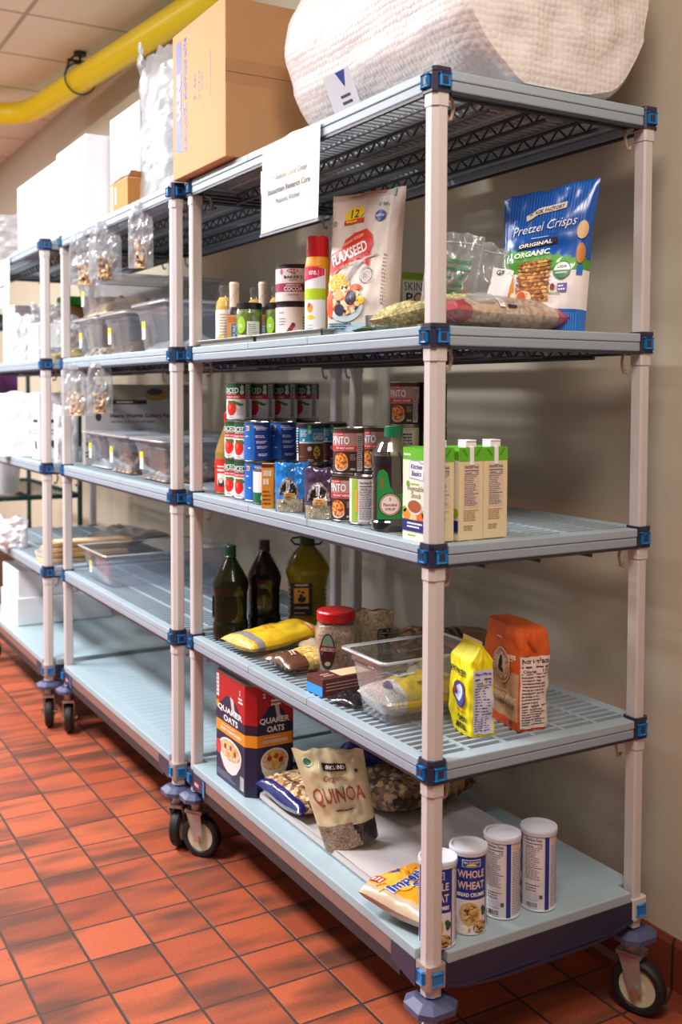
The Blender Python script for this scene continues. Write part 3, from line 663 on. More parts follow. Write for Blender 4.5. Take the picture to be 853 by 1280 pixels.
def lab_garb(l, S, h, r=.0375):
    br, sky = C(96, 56, 38), C(40, 150, 196)
    wrapz(l, S, .005, h-.005, br, 0, r); wrapz(l, S, h*.86, h-.005, C(40, 30, 30), 1, r); wrapz(l, S, h*.54, h*.86, sky, 1, r); wrapz(l, S, h*.50, h*.54, C(214, 222, 226), 1, r)
    text(l, S, 'GARBANZO', .040, h*.67, w=.062, h=.02, m=WH, cut=.006); lines(l, S, -.026, h*.66, -.006, h*.82, 4, WH, 3, .5, 3); oval(l, S, -.016, h*.58, .0035, .004, WH, 3, 12)
    rect(l, S, -.005, h*.82, .004, h-.006, C(70, 180, 80), 2); oval(l, S, .0, h*.78, .005, .006, C(180, 210, 190), 3, 14)
    oval(l, S, .0, h*.37, .006, .0065, C(226, 220, 210), 3, 16); oval(l, S, .021, h*.28, .0125, .020, C(34, 24, 22), 2); oval(l, S, .020, h*.28, .0105, .018, 'chickpea_print', 3)
    lines(l, S, -.004, h*.06, .012, h*.12, 2, WH, 3, .5, 6); lines(l, S, -.03, h*.15, -.008, h*.2, 1, C(170, 120, 90), 3, .5)
    rect(l, S, -.046, .006, -.032, h-.006, C(40, 32, 32), 2); lines(l, S, -.044, .03, -.034, h-.012, 10, WH, 3, .5, 7); rect(l, S, -.042, .008, -.034, .028, WH, 3)
def lab_pinto(l, S, h, r=.0375):
    br, pk = C(76, 44, 38), C(176, 136, 130)
    wrapz(l, S, .005, h-.005, br, 0, r); wrapz(l, S, h*.50, h-.013, pk, 1, r); wrapz(l, S, h*.52, h*.61, C(206, 34, 34), 2, r)
    text(l, S, 'PINTO', -.024, h*.73, w=.046, h=.019, m=WH, cut=.006); text(l, S, 'NO SALT ADDED', -.012, h*.565, w=.044, h=.005, m=WH, cut=.008, l=4)
    oval(l, S, -.022, h*.86, .008, .005, RED, 3, 16); text(l, S, 'H-E-B', -.022, h*.86, w=.011, m=WH, l=4)
    oval(l, S, -.022, h*.20, .018, .014, C(214, 206, 200), 2); oval(l, S, -.022, h*.29, .0178, .020, 'beans_print', 3)
    rect(l, S, .000, h*.07, .0165, h*.47, C(54, 32, 28), 3); lines(l, S, .001, h*.30, .0155, h*.44, 4, C(190, 150, 140), 4, .4, 5); lines(l, S, .001, h*.09, .0155, h*.14, 2, WH, 4, .5, 8)
    rect(l, S, .0175, .008, .034, h-.014, C(206, 200, 200), 3); lines(l, S, .0185, .012, .033, h-.018, 17, C(40, 36, 38), 4, .5, 9)
def lab_white(l, S, h, r=.0375):
    wrapz(l, S, .005, h-.005, C(226, 222, 214), 0, r); rect(l, S, -.04, .006, -.0215, h-.006, C(150, 186, 60), 1); rect(l, S, -.028, .03, -.0215, h-.03, C(226, 170, 60), 2)
    nutri(l, S, -.019, .008, .022, h-.008, ink=C(60, 52, 96), cut=.006)
def lab_soup(l, S, h, r=.0375):
    wrapz(l, S, .005, h-.005, C(214, 206, 150), 0, r); rect(l, S, -.008, .02, .026, h-.012, C(224, 222, 214), 1); lines(l, S, -.006, .03, .024, h-.018, 8, C(60, 56, 60), 2, .5, 5)
def lab_dark(l, S, h, r=.0375):
    wrapz(l, S, .005, h-.005, C(44, 34, 34), 0, r); rect(l, S, -.03, .02, .04, h-.02, C(66, 58, 60), 1); lines(l, S, -.026, .02, .036, h-.012, 14, C(190, 186, 186), 2, .45, 5)
K = -.52   # turning a front to the viewer
# ------------------------------------------------------------------ shelf 3: the tins
p_d = can('tomato_can', 'x', lab_diced); p_b = can('blue_can', 'x', lab_blue, .037); p_g = can('chickpea_can', 'x', lab_garb); p_p = can('bean_can', 'x', lab_pinto)
first = {}
def put(proto, x, y, z, label, group, rz=K, flip=False):
    o = proto if proto.name not in first else dup(proto)
    first[proto.name] = 1; o['label'] = label; o['group'] = group; o.location = (x, y, z+(.111 if flip else 0)); o.rotation_euler = (pi if flip else 0, 0, rz); return o
GD, GBl, GG, GP = 'tins of diced tomatoes', 'blue tins', 'tins of chickpeas', 'tins of pinto beans'
def zl(k): return Z3+.1112*k
Cc = stand(321, 627.5, Z3, .037); B = Cc+Vector((.003, .0765, 0)); A = B+Vector((.004, .077, 0))
q = 0
put(p_d, A.x, A.y, zl(0), 'diced tomato can at bottom left of the stack, right behind the red bottle', GD, K-.1)
put(p_d, B.x, B.y, zl(0), 'diced tomato can on the shelf just left of the lower blue can', GD, K-.1)
put(p_d, A.x, A.y, zl(1), 'diced tomato can, second layer, leftmost of its layer', GD, K-.1)
put(p_d, B.x, B.y, zl(1), 'diced tomato can, second layer, touching the left upper blue can', GD, K-.1)
A2 = A+Vector((.078, .0, 0))
tops = [(A.x+.012+.0765*k, A.y+.012+.002*k) for k in range(4)]
names = ['leftmost diced tomato can of the top row of four', 'second diced tomato can from the left in the top row', 'third diced tomato can from the left in the top row', 'rightmost diced tomato can of the top row, by the back posts']
for k, (x, y) in enumerate(tops): put(p_d, x, y, zl(2), names[k], GD, K-.05-.05*k)
put(p_b, Cc.x, Cc.y, zl(0), 'lower blue can on the shelf, half hidden by the upside-down can', GBl)
put(p_b, Cc.x-.002, Cc.y-.001, zl(1), 'left one of the two upper blue cans', GBl)
B2 = (Cc.x+.0795, Cc.y-.004)
put(p_b, B2[0], B2[1], zl(1), 'right one of the two upper blue cans, next to the chickpea can', GBl); put(p_b, B2[0], B2[1], zl(0), 'lower blue can standing under the right upper blue can, behind a pouch', GBl)
G1 = (at(387, 580, zl(1)).x+.02, at(387, 580, zl(1)).y+.034)
put(p_g, G1[0], G1[1], zl(1), 'chickpea can with blue band, next to the upper blue cans', GG); put(p_g, G1[0], G1[1], zl(0), 'chickpea can with blue band on the shelf behind the two folded pouches', GG)
put(p_g, G1[0]+.092, G1[1]+.03, zl(1), 'chickpea can half hidden behind the upper front pinto bean can', GG, K-.1); put(p_g, G1[0]+.092, G1[1]+.03, zl(0), 'chickpea can under the half hidden chickpea can', GG)
Pl = stand(434, 652.6, Z3, .0375); 
put(p_p, Pl.x, Pl.y, zl(0), 'pinto bean can on the shelf beside the purple pouch', GP, K-.05); put(p_p, Pl.x+.008, Pl.y+.006, zl(1), 'pinto bean can stacked on the one beside the purple pouch', GP, K+.05)
Pm = (Pl.x+.112, Pl.y+.052)
put(p_p, Pm[0], Pm[1], zl(0), 'pinto bean can on the shelf behind the syrup jug', GP); put(p_p, Pm[0], Pm[1], zl(1), 'pinto bean can in the second layer, just left of the green capped jug', GP, K+.02)
T1 = at(507, 532, zl(2)); T1 = (T1.x+.019, T1.y+.033)
put(p_p, T1[0], T1[1], zl(2), 'pinto bean can on top, above the green capped jug', GP, K+.05)
p_dk = can('dark_can', 'dark label can on top, half hidden behind the near front post', lab_dark); p_dk.location = (T1[0]+.078, T1[1]-.012, zl(2)); p_dk.rotation_euler.z = K; p_dk['group'] = 'dark tins behind the near post'
dup(p_dk, (T1[0]+.078, T1[1]-.012, zl(1)), K, 'dark label can under the top dark can behind the near front post'); dup(p_dk, (T1[0]+.078, T1[1]-.012, zl(0)), K, 'dark label can on the shelf behind the stock cartons')
p_s = can('soup_can', 'pale yellow can just right of the green capped jug', lab_soup); p_s.location = (T1[0], T1[1], zl(1)); p_s.rotation_euler.z = K; p_s['group'] = 'pale yellow tins'
dup(p_s, (T1[0], T1[1], zl(0)), K, 'pale yellow can on the shelf hidden behind the green capped jug')
Wn = stand(458, 656.5, Z3, .0375); p_w = can('vegetable_can', 'white can showing a nutrition panel, left of the syrup jug', lab_white); p_w.location = (Wn.x, Wn.y+.002, Z3); p_w.rotation_euler.z = K+.05
# tins hidden under the top row, standing behind the first ones
for k in (1, 2, 3):
    x, y = tops[k]; y = max(y, A.y+.012)
    for j in (0, 1):
        if k == 1: put(p_d, x+.006, y+.042, zl(j), 'diced tomato can behind the blue cans, under the top row (layer %s)' % ('one', 'two')[j], GD)
        else: put(p_d, x+.006, y+.01, zl(j), 'diced tomato can deep in the shelf under the %s top can (%s layer)' % (('', '', 'third', 'rightmost')[k], ('bottom', 'second')[j]), GD)
U = stand(331, 630.3, Z3, .034)
def lab_small(l, S, h):
    r = .034; wrapz(l, S, .004, h*.70, C(234, 232, 230), 0, r); wrapz(l, S, h*.66, h-.004, C(24, 100, 56), 1, r); oval(l, S, -.012, h*.42, .013, .016, C(200, 30, 26), 2)
    text(l, S, 'DICED', -.008, h*.82, w=.04, h=.014, m=WH, cut=.006); oval(l, S, .018, h*.82, .005, .008, C(200, 216, 204), 3, 12)
t = can('tomato_can', 'small white and green can standing upside down on the shelf', lab_small, .034, .092); t.location = (U.x, U.y, Z3+.092); t.rotation_euler = (pi, 0, K+.35+pi)
# ---- red capped sauce bottle
t = thing('sauce_bottle', 'slim red capped bottle with red label at left end of the cans', 'bottle', (A.x+.010, A.y+.086, Z3), K)
m = MB(); m.lathe([(.038, 0), (.041, .003), (.041, .125), (.034, .15), (.016, .195), (.012, .215)], 'hot_sauce'); m.disc(.038, .0, 'hot_sauce', up=False); m.build('bottle_body', t)
m = MB(); m.lathe([(.0145, .213), (.0145, .243), (.013, .246)], 'red_lid', 20); m.disc(.013, .246, 'red_lid', 20); m.build('cap', t)
m = MB(); S = round_(.0414); r = .0414; wrapz(m, S, .008, .105, C(206, 40, 34), 0, r); rect(m, S, -.034, .03, .018, .085, C(228, 214, 206), 1); oval(m, S, -.02, .035, .011, .013, C(60, 50, 50), 2, 14); oval(m, S, -.02, .04, .007, .007, C(220, 200, 180), 3, 12); lines(m, S, -.034, .06, .012, .084, 2, RED, 2, .5); m.build('paper_label', t)
# ---- orange seasoning carton
p = at(338, 636, Z3); t = thing('seasoning_carton', 'small orange carton squeezed between upside-down can and pouch', 'carton', (p.x+.004, p.y+.02, Z3), K-.05)
m = MB(); m.box(-.016, -.014, 0, .016, .014, .118, C(226, 150, 40), .001); m.build('carton', t); m = MB(); S = plane((-.016, -.014, 0), (1, 0, 0), (0, 0, 1)); rect(m, S, 0, .108, .032, .1175, C(96, 40, 30), 0)
lines(m, S, .004, .06, .028, .104, 2, C(240, 226, 200), 1, .7, 4); lines(m, S, .003, .008, .029, .05, 4, C(120, 60, 30), 1, .4); m.build('front_print', t)
# ---- two folded pouches with clear windows
def pouch(px, py, film, label, rz, W=.088):
    p = at(px, py, Z3); t = thing('window_pouch', label, 'pouch', (p.x+.018, p.y+.03, Z3), rz, 'folded pouches in front of the cans')
    def mf(a, b):
        d = sqrt(((a-.38)/.30)**2+((b-.34)/.36)**2)
        if b < .34 and .04 < a < .80: return 'oat_grain' if b < .27 else ('cream_film' if .22 < a < .6 else film)
        if d < 1 and b >= .34: return 'black_film' if d < .84 else 'grey_film'
        return film if b > .28 or a < .8 else 'black_film'
    m, S = standup(W, .125, .062, mf, seed=px, wr=.004, top=.25, side=film)
    m.build('pouch_film', t)
    m = MB(); rect(m, S, -.018, .056, -.008, .082, WH, 1); lines(m, S, -.017, .058, -.009, .080, 5, C(90, 90, 96), 2, .5); rect(m, S, -.022, .036, .006, .050, C(206, 160, 90), 1); lines(m, S, -.018, .038, .002, .048, 2, C(120, 80, 40), 2, .5)
    m.build('label', t); c, s2 = standup(W*1.01, .04, .064, 'clear_plastic', seed=3, wr=.003, bottom=.9, top=.8); c.build('window_film', t)
    return t
pouch(364, 641, 'blue_film', 'bright blue folded pouch with clear window in front of the cans', K+.1)
pouch(404, 650, 'purple_film', 'dark purple folded pouch with clear window in front of the cans', K-.05, .094)
# ---- syrup jug
p = stand(493, 665, Z3, .05); t = thing('syrup_jug', 'dark syrup jug with green cap and green label', 'jug', (p.x-.004, p.y-.006, Z3), K+.12)
m = MB(); m.lathe([(.046, 0), (.05, .004), (.05, .02), (.0475, .024), (.0475, .14), (.049, .15), (.049, .165)], 'syrup', 40, power=3.4, sx=1, sy=.82)
m.lathe([(.049, .165), (.046, .176), (.034, .196), (.020, .208), (.018, .212)], 'jar_plastic', 40, power=2.6, sx=1, sy=.85); m.disc(.0485, .166, 'syrup', 40, power=3.4, sy=.82); m.disc(.046, 0, 'syrup', 40, up=False, power=3.4, sy=.82); m.build('jug_body', t)
m = MB(); m.tube([(.012, -.0405, .158), (.014, -.0425, .13), (.016, -.0425, .10), (.022, -.0425, .086), (.044, -.041, .078)], .0028, 'syrup'); m.tube([(.006, -.034, .174), (.012, -.0405, .158)], .0028, 'syrup'); m.build('handle_ridge', t)
m = MB(); m.lathe([(.0205, .208), (.0205, .230), (.019, .232)], 'green_cap', 30); m.disc(.019, .232, 'green_cap', 30); m.build('cap', t)
m = MB(); S = plane((0, -.0408, 0), (1, 0, 0), (0, 0, 1)); g = C(26, 140, 66)
poly(m, S, [(-.043, .028), (.020, .028), (.024, .034), (.024, .078), (.018, .084), (-.004, .084), (-.014, .10), (-.020, .13), (-.030, .138), (-.040, .134), (-.043, .12)], g, 0)
oval(m, S, -.014, .060, .0265, .0265, C(20, 90, 50), 1); oval(m, S, -.014, .060, .0235, .0235, C(236, 226, 226), 2); ring(m, S, -.014, .060, .0205, .0225, C(196, 60, 80), 3); text(m, S, 'Pancake', -.014, .060, w=.03, m=C(170, 40, 60), l=3); text(m, S, 'SYRUP', -.014, .050, w=.022, m=C(90, 30, 40), l=3); text(m, S, 'S', -.014, .072, h=.007, m=C(90, 60, 140), l=3)
oval(m, S, -.033, .108, .005, .012, C(120, 110, 60), 1, 12); lines(m, S, .012, .032, .022, .04, 2, WH, 1, .5); m.build('label', t)
# ---- stock cartons
def carton(label, x, y, cap_side=True):
    t = thing('stock_carton', label, 'carton', (x, y, Z3), 0, 'vegetable stock cartons'); w, d, h = .063, .095, .192
    cr = C(226, 208, 168)
    m = MB(); m.box(0, 0, 0, w, d, h, cr, .0012); m.build('carton', t)
    m = MB(); Sr = plane((0, 0, 0), (1, 0, 0), (0, 0, 1)); Sl = plane((0, d, 0), (0, -1, 0), (0, 0, 1)); St = plane((0, 0, h), (1, 0, 0), (0, 1, 0)); gr = C(96, 180, 30); gd = C(60, 130, 24)
    rect(m, Sr, 0, h-.028, w, h, gr, 0); poly(m, Sr, [(.008, h-.004), (.02, h-.018), (.022, h-.016), (.011, h-.002)], gd, 1); poly(m, Sr, [(.055, h-.004), (.043, h-.018), (.041, h-.016), (.052, h-.002)], gd, 1)
    rect(m, St, 0, 0, w, d, gr, 0)
    nutri(m, Sr, .012, .068, .052, .158, ink=C(96, 74, 96), paper=C(214, 196, 176), l=0); lines(m, Sr, .012, .040, .054, .064, 6, C(170, 140, 110), 1, .4, 3); lines(m, Sr, .012, .02, .044, .032, 3, C(140, 110, 90), 1, .4, 5)
    W_ = C(234, 228, 206); rect(m, Sl, 0, 0, d, h-.026, W_, 0); rect(m, Sl, 0, h-.026, d, h, gr, 0); lines(m, Sl, .004, h-.018, .04, h-.012, 1, WH, 1, .7)
    poly(m, Sl, [(.024, .128), (.078, .124), (.080, .160), (.066, .162), (.06, .166), (.03, .166), (.026, .16)], C(150, 140, 200), 1); poly(m, Sl, [(.026, .130), (.076, .126), (.078, .158), (.065, .160), (.059, .164), (.031, .164), (.028, .158)], WH, 2)
    text(m, Sl, 'Kitchen', .052, .153, w=.042, m=C(60, 60, 140), shear=.15); text(m, Sl, 'Basics', .052, .139, w=.036, m=C(60, 60, 140), shear=.15)
    oval(m, Sl, .020, .117, .006, .006, gr, 2, 16); lines(m, Sl, .03, .114, .075, .119, 1, gr, 2, .5); text(m, Sl, 'Vegetable', .048, .106, w=.062, m=C(96, 90, 70), l=2, shear=.1, bold=0); text(m, Sl, 'Stock', .05, .093, w=.036, m=C(96, 90, 70), l=2, shear=.1, bold=0)
    oval(m, Sl, .045, .068, .027, .016, C(220, 214, 206), 2); oval(m, Sl, .045, .070, .024, .013, C(160, 84, 46), 3)
    for a, q, rr, cc in ((.015, .052, .014, C(226, 140, 40)), (.04, .046, .012, C(226, 200, 120)), (.066, .048, .014, C(220, 110, 40)), (.083, .056, .012, C(150, 180, 50)), (.006, .062, .007, C(130, 170, 40))): oval(m, Sl, min(max(a, rr), d-rr), q, rr, rr*.9, cc, 1, 16)
    rect(m, Sl, 0, .018, d, .042, C(30, 42, 120), 4); lines(m, Sl, .02, .024, .08, .038, 2, WH, 5, .5, 4); lines(m, Sl, .02, .006, .06, .012, 1, gr, 1, .5)
    m.build('printed_panels', t)
    m = MB(); m.box(.018, .002, h, .046, .03, h+.012, WH, .002); m.box(.019, .001, h+.0125, .045, .031, h+.016, WH, .001); m.box(.027, -.0022, h-.036, .037, .004, h+.002, WH, .001); m.build('cap', t)
    return t
k1 = at(536, 679, Z3); k3 = at(573.5, 676.5, Z3); k4 = at(604.5, 674, Z3)
carton('stock carton in the corner, seen on both sides of the near front post', k1.x, max(-.014, k1.y)); ca2 = carton('left one of the two stock cartons side by side right of the near post', k3.x, k3.y); carton('rightmost stock carton, its other cartons on the left', k3.x+.0655, k3.y+.002)
VD = Vector((.5, .866, 0))
# ------------------------------------------------------------------ shelf 2 (eye level)
for i, (a, b_, lb) in enumerate(((yl(318, 0, 1.58)+.004, 1.225, 'shallow steel tray under the drink bottles'), (yl(402, 0, 1.58), yl(320, 0, 1.58), 'shallow steel tray under the cocoa tins and the spray can'))):
    t = MB(); t.box(0, a, 1.569, .28, b_, 1.571, 'pan_metal')
    for q in ((0, a, .004, b_), (.276, a, .28, b_), (0, a, .28, a+.004), (0, b_-.004, .28, b_)): t.box(q[0], q[1], 1.569, q[2], q[3], 1.585, 'pan_metal', .001)
    for q in ((-.008, a-.006, .004, b_+.006), (.276, a-.006, .288, b_+.006), (-.008, a-.008, .288, a+.002), (-.008, b_-.002, .288, b_+.008)): t.box(q[0], q[1], 1.584, q[2], q[3], 1.588, 'pan_metal', .001)
    o = t.build('steel_tray'); tag(o, lb, 'tray', 'steel trays at the front of the second shelf')
ZT = 1.5712
def drink(x, y, lb):
    t = thing('drink_bottle', lb, 'bottle', (x, y, ZT), K, 'small bottles of pale yellow drink'); m = MB()
    m.lathe([(.026, 0), (.029, .004), (.029, .118), (.026, .134), (.0185, .146)], 'drink'); m.disc(.026, 0, 'drink', up=False); m.build('bottle_body', t)
    m = MB(); m.lathe([(.0185, .146), (.017, .152), (.0165, .160)], 'jar_plastic', 24); m.lathe([(.019, .160), (.020, .165), (.020, .178), (.018, .181)], 'clear_plastic', 24); m.disc(.018, .181, 'rim_plastic', 24); m.build('cap', t)
    m = MB(); S = round_(.0294); wrapz(m, S, .008, .108, C(238, 232, 220), 0, .0294); lines(m, S, -.016, .03, .02, .098, 8, C(190, 150, 90), 1, .35, 3); oval(m, S, -.014, .022, .008, .011, C(236, 196, 40), 2, 14); lines(m, S, -.002, .014, .022, .03, 3, C(150, 160, 150), 2, .4); m.build('paper_label', t); return t
drink(.062, 1.175, 'yellow drink bottle nearest the far front post, leftmost of the bottles'); drink(.17, 1.19, 'yellow drink bottle behind the two wrapped bottle necks'); drink(.2, 1.10, 'yellow drink bottle behind the jars of olives')
def vanilla(x, y, lb):
    t = thing('wrapped_bottle', lb, 'bottle', (x, y, ZT), K, 'bottles with paper wrapped necks'); m = MB()
    m.lathe([(.020, 0), (.0215, .003), (.0215, .09), (.018, .102), (.0135, .112)], 'brown_cap', 24, power=3); m.disc(.02, 0, 'brown_cap', 24, up=False, power=3); m.build('bottle_body', t)
    m = MB(); m.lathe([(.0135, .108), (.0145, .112), (.0138, .150), (.0150, .178), (.013, .184)], C(226, 204, 186), 24); m.disc(.013, .184, C(226, 204, 186), 24); S = round_(.0148)
    for k in range(14): oval(m, S, -.022+.0034*k+(k % 2)*.002, .118+.0045*k % .06, .0014, .0012, C(110, 80, 60), 1, 8)
    m.build('neck_wrap', t)
    m = MB(); S = plane((-.0205, -.0222, 0), (1, 0, 0), (0, 0, 1)); rect(m, S, 0, .006, .041, .088, C(226, 160, 100), 0); rect(m, S, .014, .02, .032, .062, C(40, 130, 190), 1); text(m, S, 'PURE', .023, .041, w=.036, h=.009, m=WH, rot=pi/2, l=2); lines(m, S, .004, .066, .036, .082, 3, C(180, 90, 50), 1, .4); m.build('front_label', t); return t
vanilla(.055, 1.095, 'orange labelled bottle with wrapped neck, left of the olive jars'); vanilla(.125, 1.045, 'wrapped bottle neck rising just behind the front olive jar')
def olive(x, y, lb):
    t = thing('olive_jar', lb, 'jar', (x, y, ZT), K, 'jars of green olives'); m = MB()
    m.lathe([(.032, 0), (.036, .004), (.036, .085), (.034, .096)], 'olives', 32); m.disc(.032, 0, 'olives', 32, up=False); m.build('olives', t)
    m = MB(); m.lathe([(.0365, .003), (.0372, .006), (.0372, .086), (.034, .098), (.033, .10)], 'jar_plastic', 32); m.build('glass', t)
    m = MB(); m.lathe([(.0345, .097), (.036, .099), (.036, .113), (.034, .115)], 'black_plastic', 32); m.disc(.034, .115, 'black_plastic', 32); m.build('lid', t)
    m = MB(); S = round_(.0376); rect(m, S, -.004, .012, .034, .062, C(226, 230, 226), 0, .005); lines(m, S, .0, .018, .03, .056, 7, C(120, 130, 126), 1, .4, 2); oval(m, S, -.022, .052, .014, .024, C(150, 200, 40), 0); lines(m, S, -.028, .045, -.014, .055, 2, WH, 1, .5); rect(m, S, -.03, .012, -.006, .024, WH, 0, .005); m.build('paper_label', t); return t
olive(.052, .985, 'front green olive jar with black lid, left of the cocoa tins'); olive(.12, .94, 'rear green olive jar, mostly hidden beside the cocoa tins')
def lab_cocoa(l, S, h):
    r = .0495; wrapz(l, S, .004, h-.012, C(232, 218, 214), 0, r); wrapz(l, S, h*.28, h*.50, C(164, 36, 80), 1, r)
    text(l, S, 'COCOA', .0, h*.355, w=.05, h=.012, m=WH, cut=.01, bold=.03); text(l, S, 'SWEETENED', 0, h*.45, w=.038, h=.005, m=WH, cut=.01); text(l, S, "BAKER'S", 0, h*.66, w=.05, h=.008, m=C(40, 34, 36), cut=.01, l=2); text(l, S, 'THE', 0, h*.74, w=.012, m=C(40, 34, 36), l=2); text(l, S, 'SCOOP', 0, h*.58, w=.022, m=C(120, 110, 110), l=2)
    oval(l, S, -.002, h*.82, .015, .0055, C(206, 50, 40), 1); text(l, S, 'H-E-B', -.002, h*.82, w=.022, m=WH, l=2); oval(l, S, -.034, h*.8, .005, .008, C(214, 90, 140), 1, 12); oval(l, S, .032, h*.82, .007, .006, C(200, 200, 196), 1, 12)
    poly(l, S, [(.022, h*.3), (.055, h*.3), (.058, h*.62), (.04, h*.60), (.028, h*.5)], C(66, 34, 36), 3); lines(l, S, .026, h*.34, .052, h*.55, 4, C(180, 120, 90), 4, .3, 4); text(l, S, 'POWDER', 0, h*.2, w=.03, h=.004, m=C(120, 110, 110), l=2)
def lab_cocoa2(l, S, h):
    r = .0495; wrapz(l, S, .004, h-.012, C(234, 222, 218), 0, r); text(l, S, 'H-E-B', -.035, h*.74, w=.016, m=RED, l=1, cut=.006); rect(l, S, -.05, .006, -.016, .018, C(190, 30, 70), 1); text(l, S, 'cocoa', -.034, .012, w=.018, m=WH, l=2)
    for k in range(6): oval(l, S, -.02+.004*k, h*.12+.006*k, .006, .007, C(120, 40, 44) if k % 2 else C(176, 60, 70), 2, 10)
    lines(l, S, .026, h*.12, .046, h*.66, 7, C(70, 80, 130), 1, .45, 8); lines(l, S, -.044, h*.4, -.02, h*.62, 3, C(150, 130, 130), 1, .4, 3); rect(l, S, .0, .006, .04, .010, C(60, 170, 180), 1)
cx, cy = .098, .80
t = can('cocoa_tin', 'lower cocoa tin of the pair, standing in the tray', lab_cocoa2, .0495, .102, 'round cocoa tins with brown lids', rim='brown_cap'); t.location = (cx, cy, ZT); t.rotation_euler.z = K
t = can('cocoa_tin', 'upper cocoa tin with the crimson band', lab_cocoa, .0495, .102, 'round cocoa tins with brown lids', rim='brown_cap'); t.location = (cx, cy, ZT+.1022); t.rotation_euler.z = K
# spray can
t = thing('spray_can', 'tall yellow and white cooking spray can with red cap', 'spray can', (.065, .608, ZT), K); m = MB()
m.lathe([(.029, 0), (.031, .003), (.031, .176), (.0315, .18), (.0285, .198), (.0275, .203)], C(236, 150, 20), 36); m.disc(.029, 0, 'can_metal', 36, up=False); m.build('can_body', t)
m = MB(); m.lathe([(.0283, .203), (.0286, .206), (.0282, .25), (.0262, .2545)], 'red_lid', 36); m.disc(.0262, .2545, 'red_lid', 36); m.build('cap', t)
m = MB(); S = round_(.0313); rect(m, S, -.06, .004, .0225, .172, C(232, 236, 240), 0, .005); rect(m, S, -.06, .096, .0225, .123, C(176, 206, 20), 1, .005); poly(m, turned(S, 0), [(-.046, .140), (.0, .150), (.019, .156), (.019, .172), (.0, .176), (-.046, .178)], C(216, 26, 80), 1)
text(m, S, 'one.', -.011, .162, w=.022, h=.011, m=WH, cut=.006, l=2); oval(m, S, -.02, .075, .009, .012, C(226, 150, 60), 1, 16); oval(m, S, -.022, .082, .004, .006, C(206, 60, 40), 2, 12); oval(m, S, -.018, .052, .011, .006, C(240, 200, 40), 1, 14); lines(m, S, -.026, .02, -.006, .036, 2, C(160, 166, 170), 1, .3); m.build('printed_label', t)
# flax seed bag
def mflax(a, b):
    if b > .955: return 'flax_side'
    if b < .10: return C(176, 206, 214)
    return 'flax_paper' if a < .84 else 'flax_side'
t = thing('seed_bag', 'tall white flax seed bag with red banner and fruit bowl picture', 'bag', (.082, .415, Z2), (-.03, .03, -1.12)); m, S = standup(.205, .340, .085, mflax, seed=5, wr=.0025, ears=.04, gus=.5, slope=.01, nu=34, nv=44, side='flax_side'); m.build('bag', t)
m = MB(); y0 = 0
lines(m, S, -.05, .333, .06, .339, 1, C(196, 110, 90), 1, .6, 3)
oval(m, S, -.030, .285, .025, .020, C(240, 206, 30), 1, 22); oval(m, S, -.012, .292, .014, .012, C(240, 206, 30), 1); text(m, S, '12', -.024, .288, w=.024, h=.020, m=C(60, 90, 40), l=2); poly(m, S, [(-.056, .264), (.004, .268), (.004, .277), (-.056, .273)], C(206, 60, 30), 2); lines(m, S, -.05, .266, -.002, .274, 1, C(240, 210, 60), 3, .5)
oval(m, S, .046, .278, .014, .0135, C(26, 60, 140), 1, 20); text(m, S, 'KETO', .046, .278, w=.022, h=.006, m=WH, l=2); text(m, S, '3 lbs', .05, .306, w=.026, h=.008, m=C(40, 110, 110), l=1)
rd = C(206, 48, 34)
poly(m, S, [(-.090, .195), (-.058, .206), (-.050, .228), (-.02, .242), (.012, .250), (.030, .236), (.036, .214), (.030, .198), (.012, .184), (-.02, .176), (-.055, .158), (-.075, .14), (-.09, .146)], rd, 1); poly(m, S, [(-.004, .184), (.03, .198), (.028, .160), (.014, .170)], C(190, 40, 30), 2)
text(m, S, 'FLAXSEED', -.032, .194, w=.104, h=.028, m=WH, l=3, rot=.35, bold=.03, cut=.012); text(m, S, 'ORGANIC GOLDEN', -.024, .226, w=.062, h=.007, m=C(240, 200, 180), l=3, rot=.38); text(m, S, 'COLD MILLED', -.03, .168, w=.05, h=.006, m=C(240, 210, 190), l=3, rot=.33)
oval(m, S, -.058, .122, .034, .024, C(214, 206, 200), 1); oval(m, S, -.058, .126, .031, .021, 'yellow_grain', 2); pts = [(-.03, .126+.0), (-.01, .158), (.02, .178), (.05, .186), (.05, .190), (.018, .183), (-.014, .164), (-.036, .132)]; poly(m, S, pts, C(176, 170, 172), 3)
ring(m, S, .022, .140, .017, .019, C(120, 110, 116), 1); ring(m, S, .022, .140, .010, .0112, C(150, 140, 146), 1); lines(m, S, .014, .134, .03, .146, 3, C(120, 110, 116), 1, .4)
oval(m, S, -.034, .074, .055, .042, C(196, 214, 220), 1); oval(m, S, -.036, .082, .050, .036, 'muesli_print', 2); oval(m, S, -.080, .075, .012, .034, C(226, 90, 50), 3, 16); oval(m, S, -.015, .088, .016, .018, C(46, 44, 66), 3, 18); oval(m, S, -.048, .06, .016, .014, C(60, 58, 90), 3, 16); oval(m, S, -.004, .112, .016, .008, C(220, 90, 60), 3, 14); oval(m, S, .014, .082, .012, .01, C(240, 190, 60), 3, 14); oval(m, S, -.05, .094, .014, .012, C(226, 170, 110), 3, 14)
lines(m, S, -.085, .012, -.008, .03, 3, C(40, 60, 90), 2, .5, 4); barcode(m, S, .026, .018, .052, .048); lines(m, S, .066, .07, .076, .19, 14, C(150, 120, 110), 1, .4, 6); ring(m, S, -.084, .27, .004, .006, C(60, 110, 60), 1); rect(m, S, .072, .322, .078, .338, C(120, 160, 130), 1)
m.build('printed_front', t)
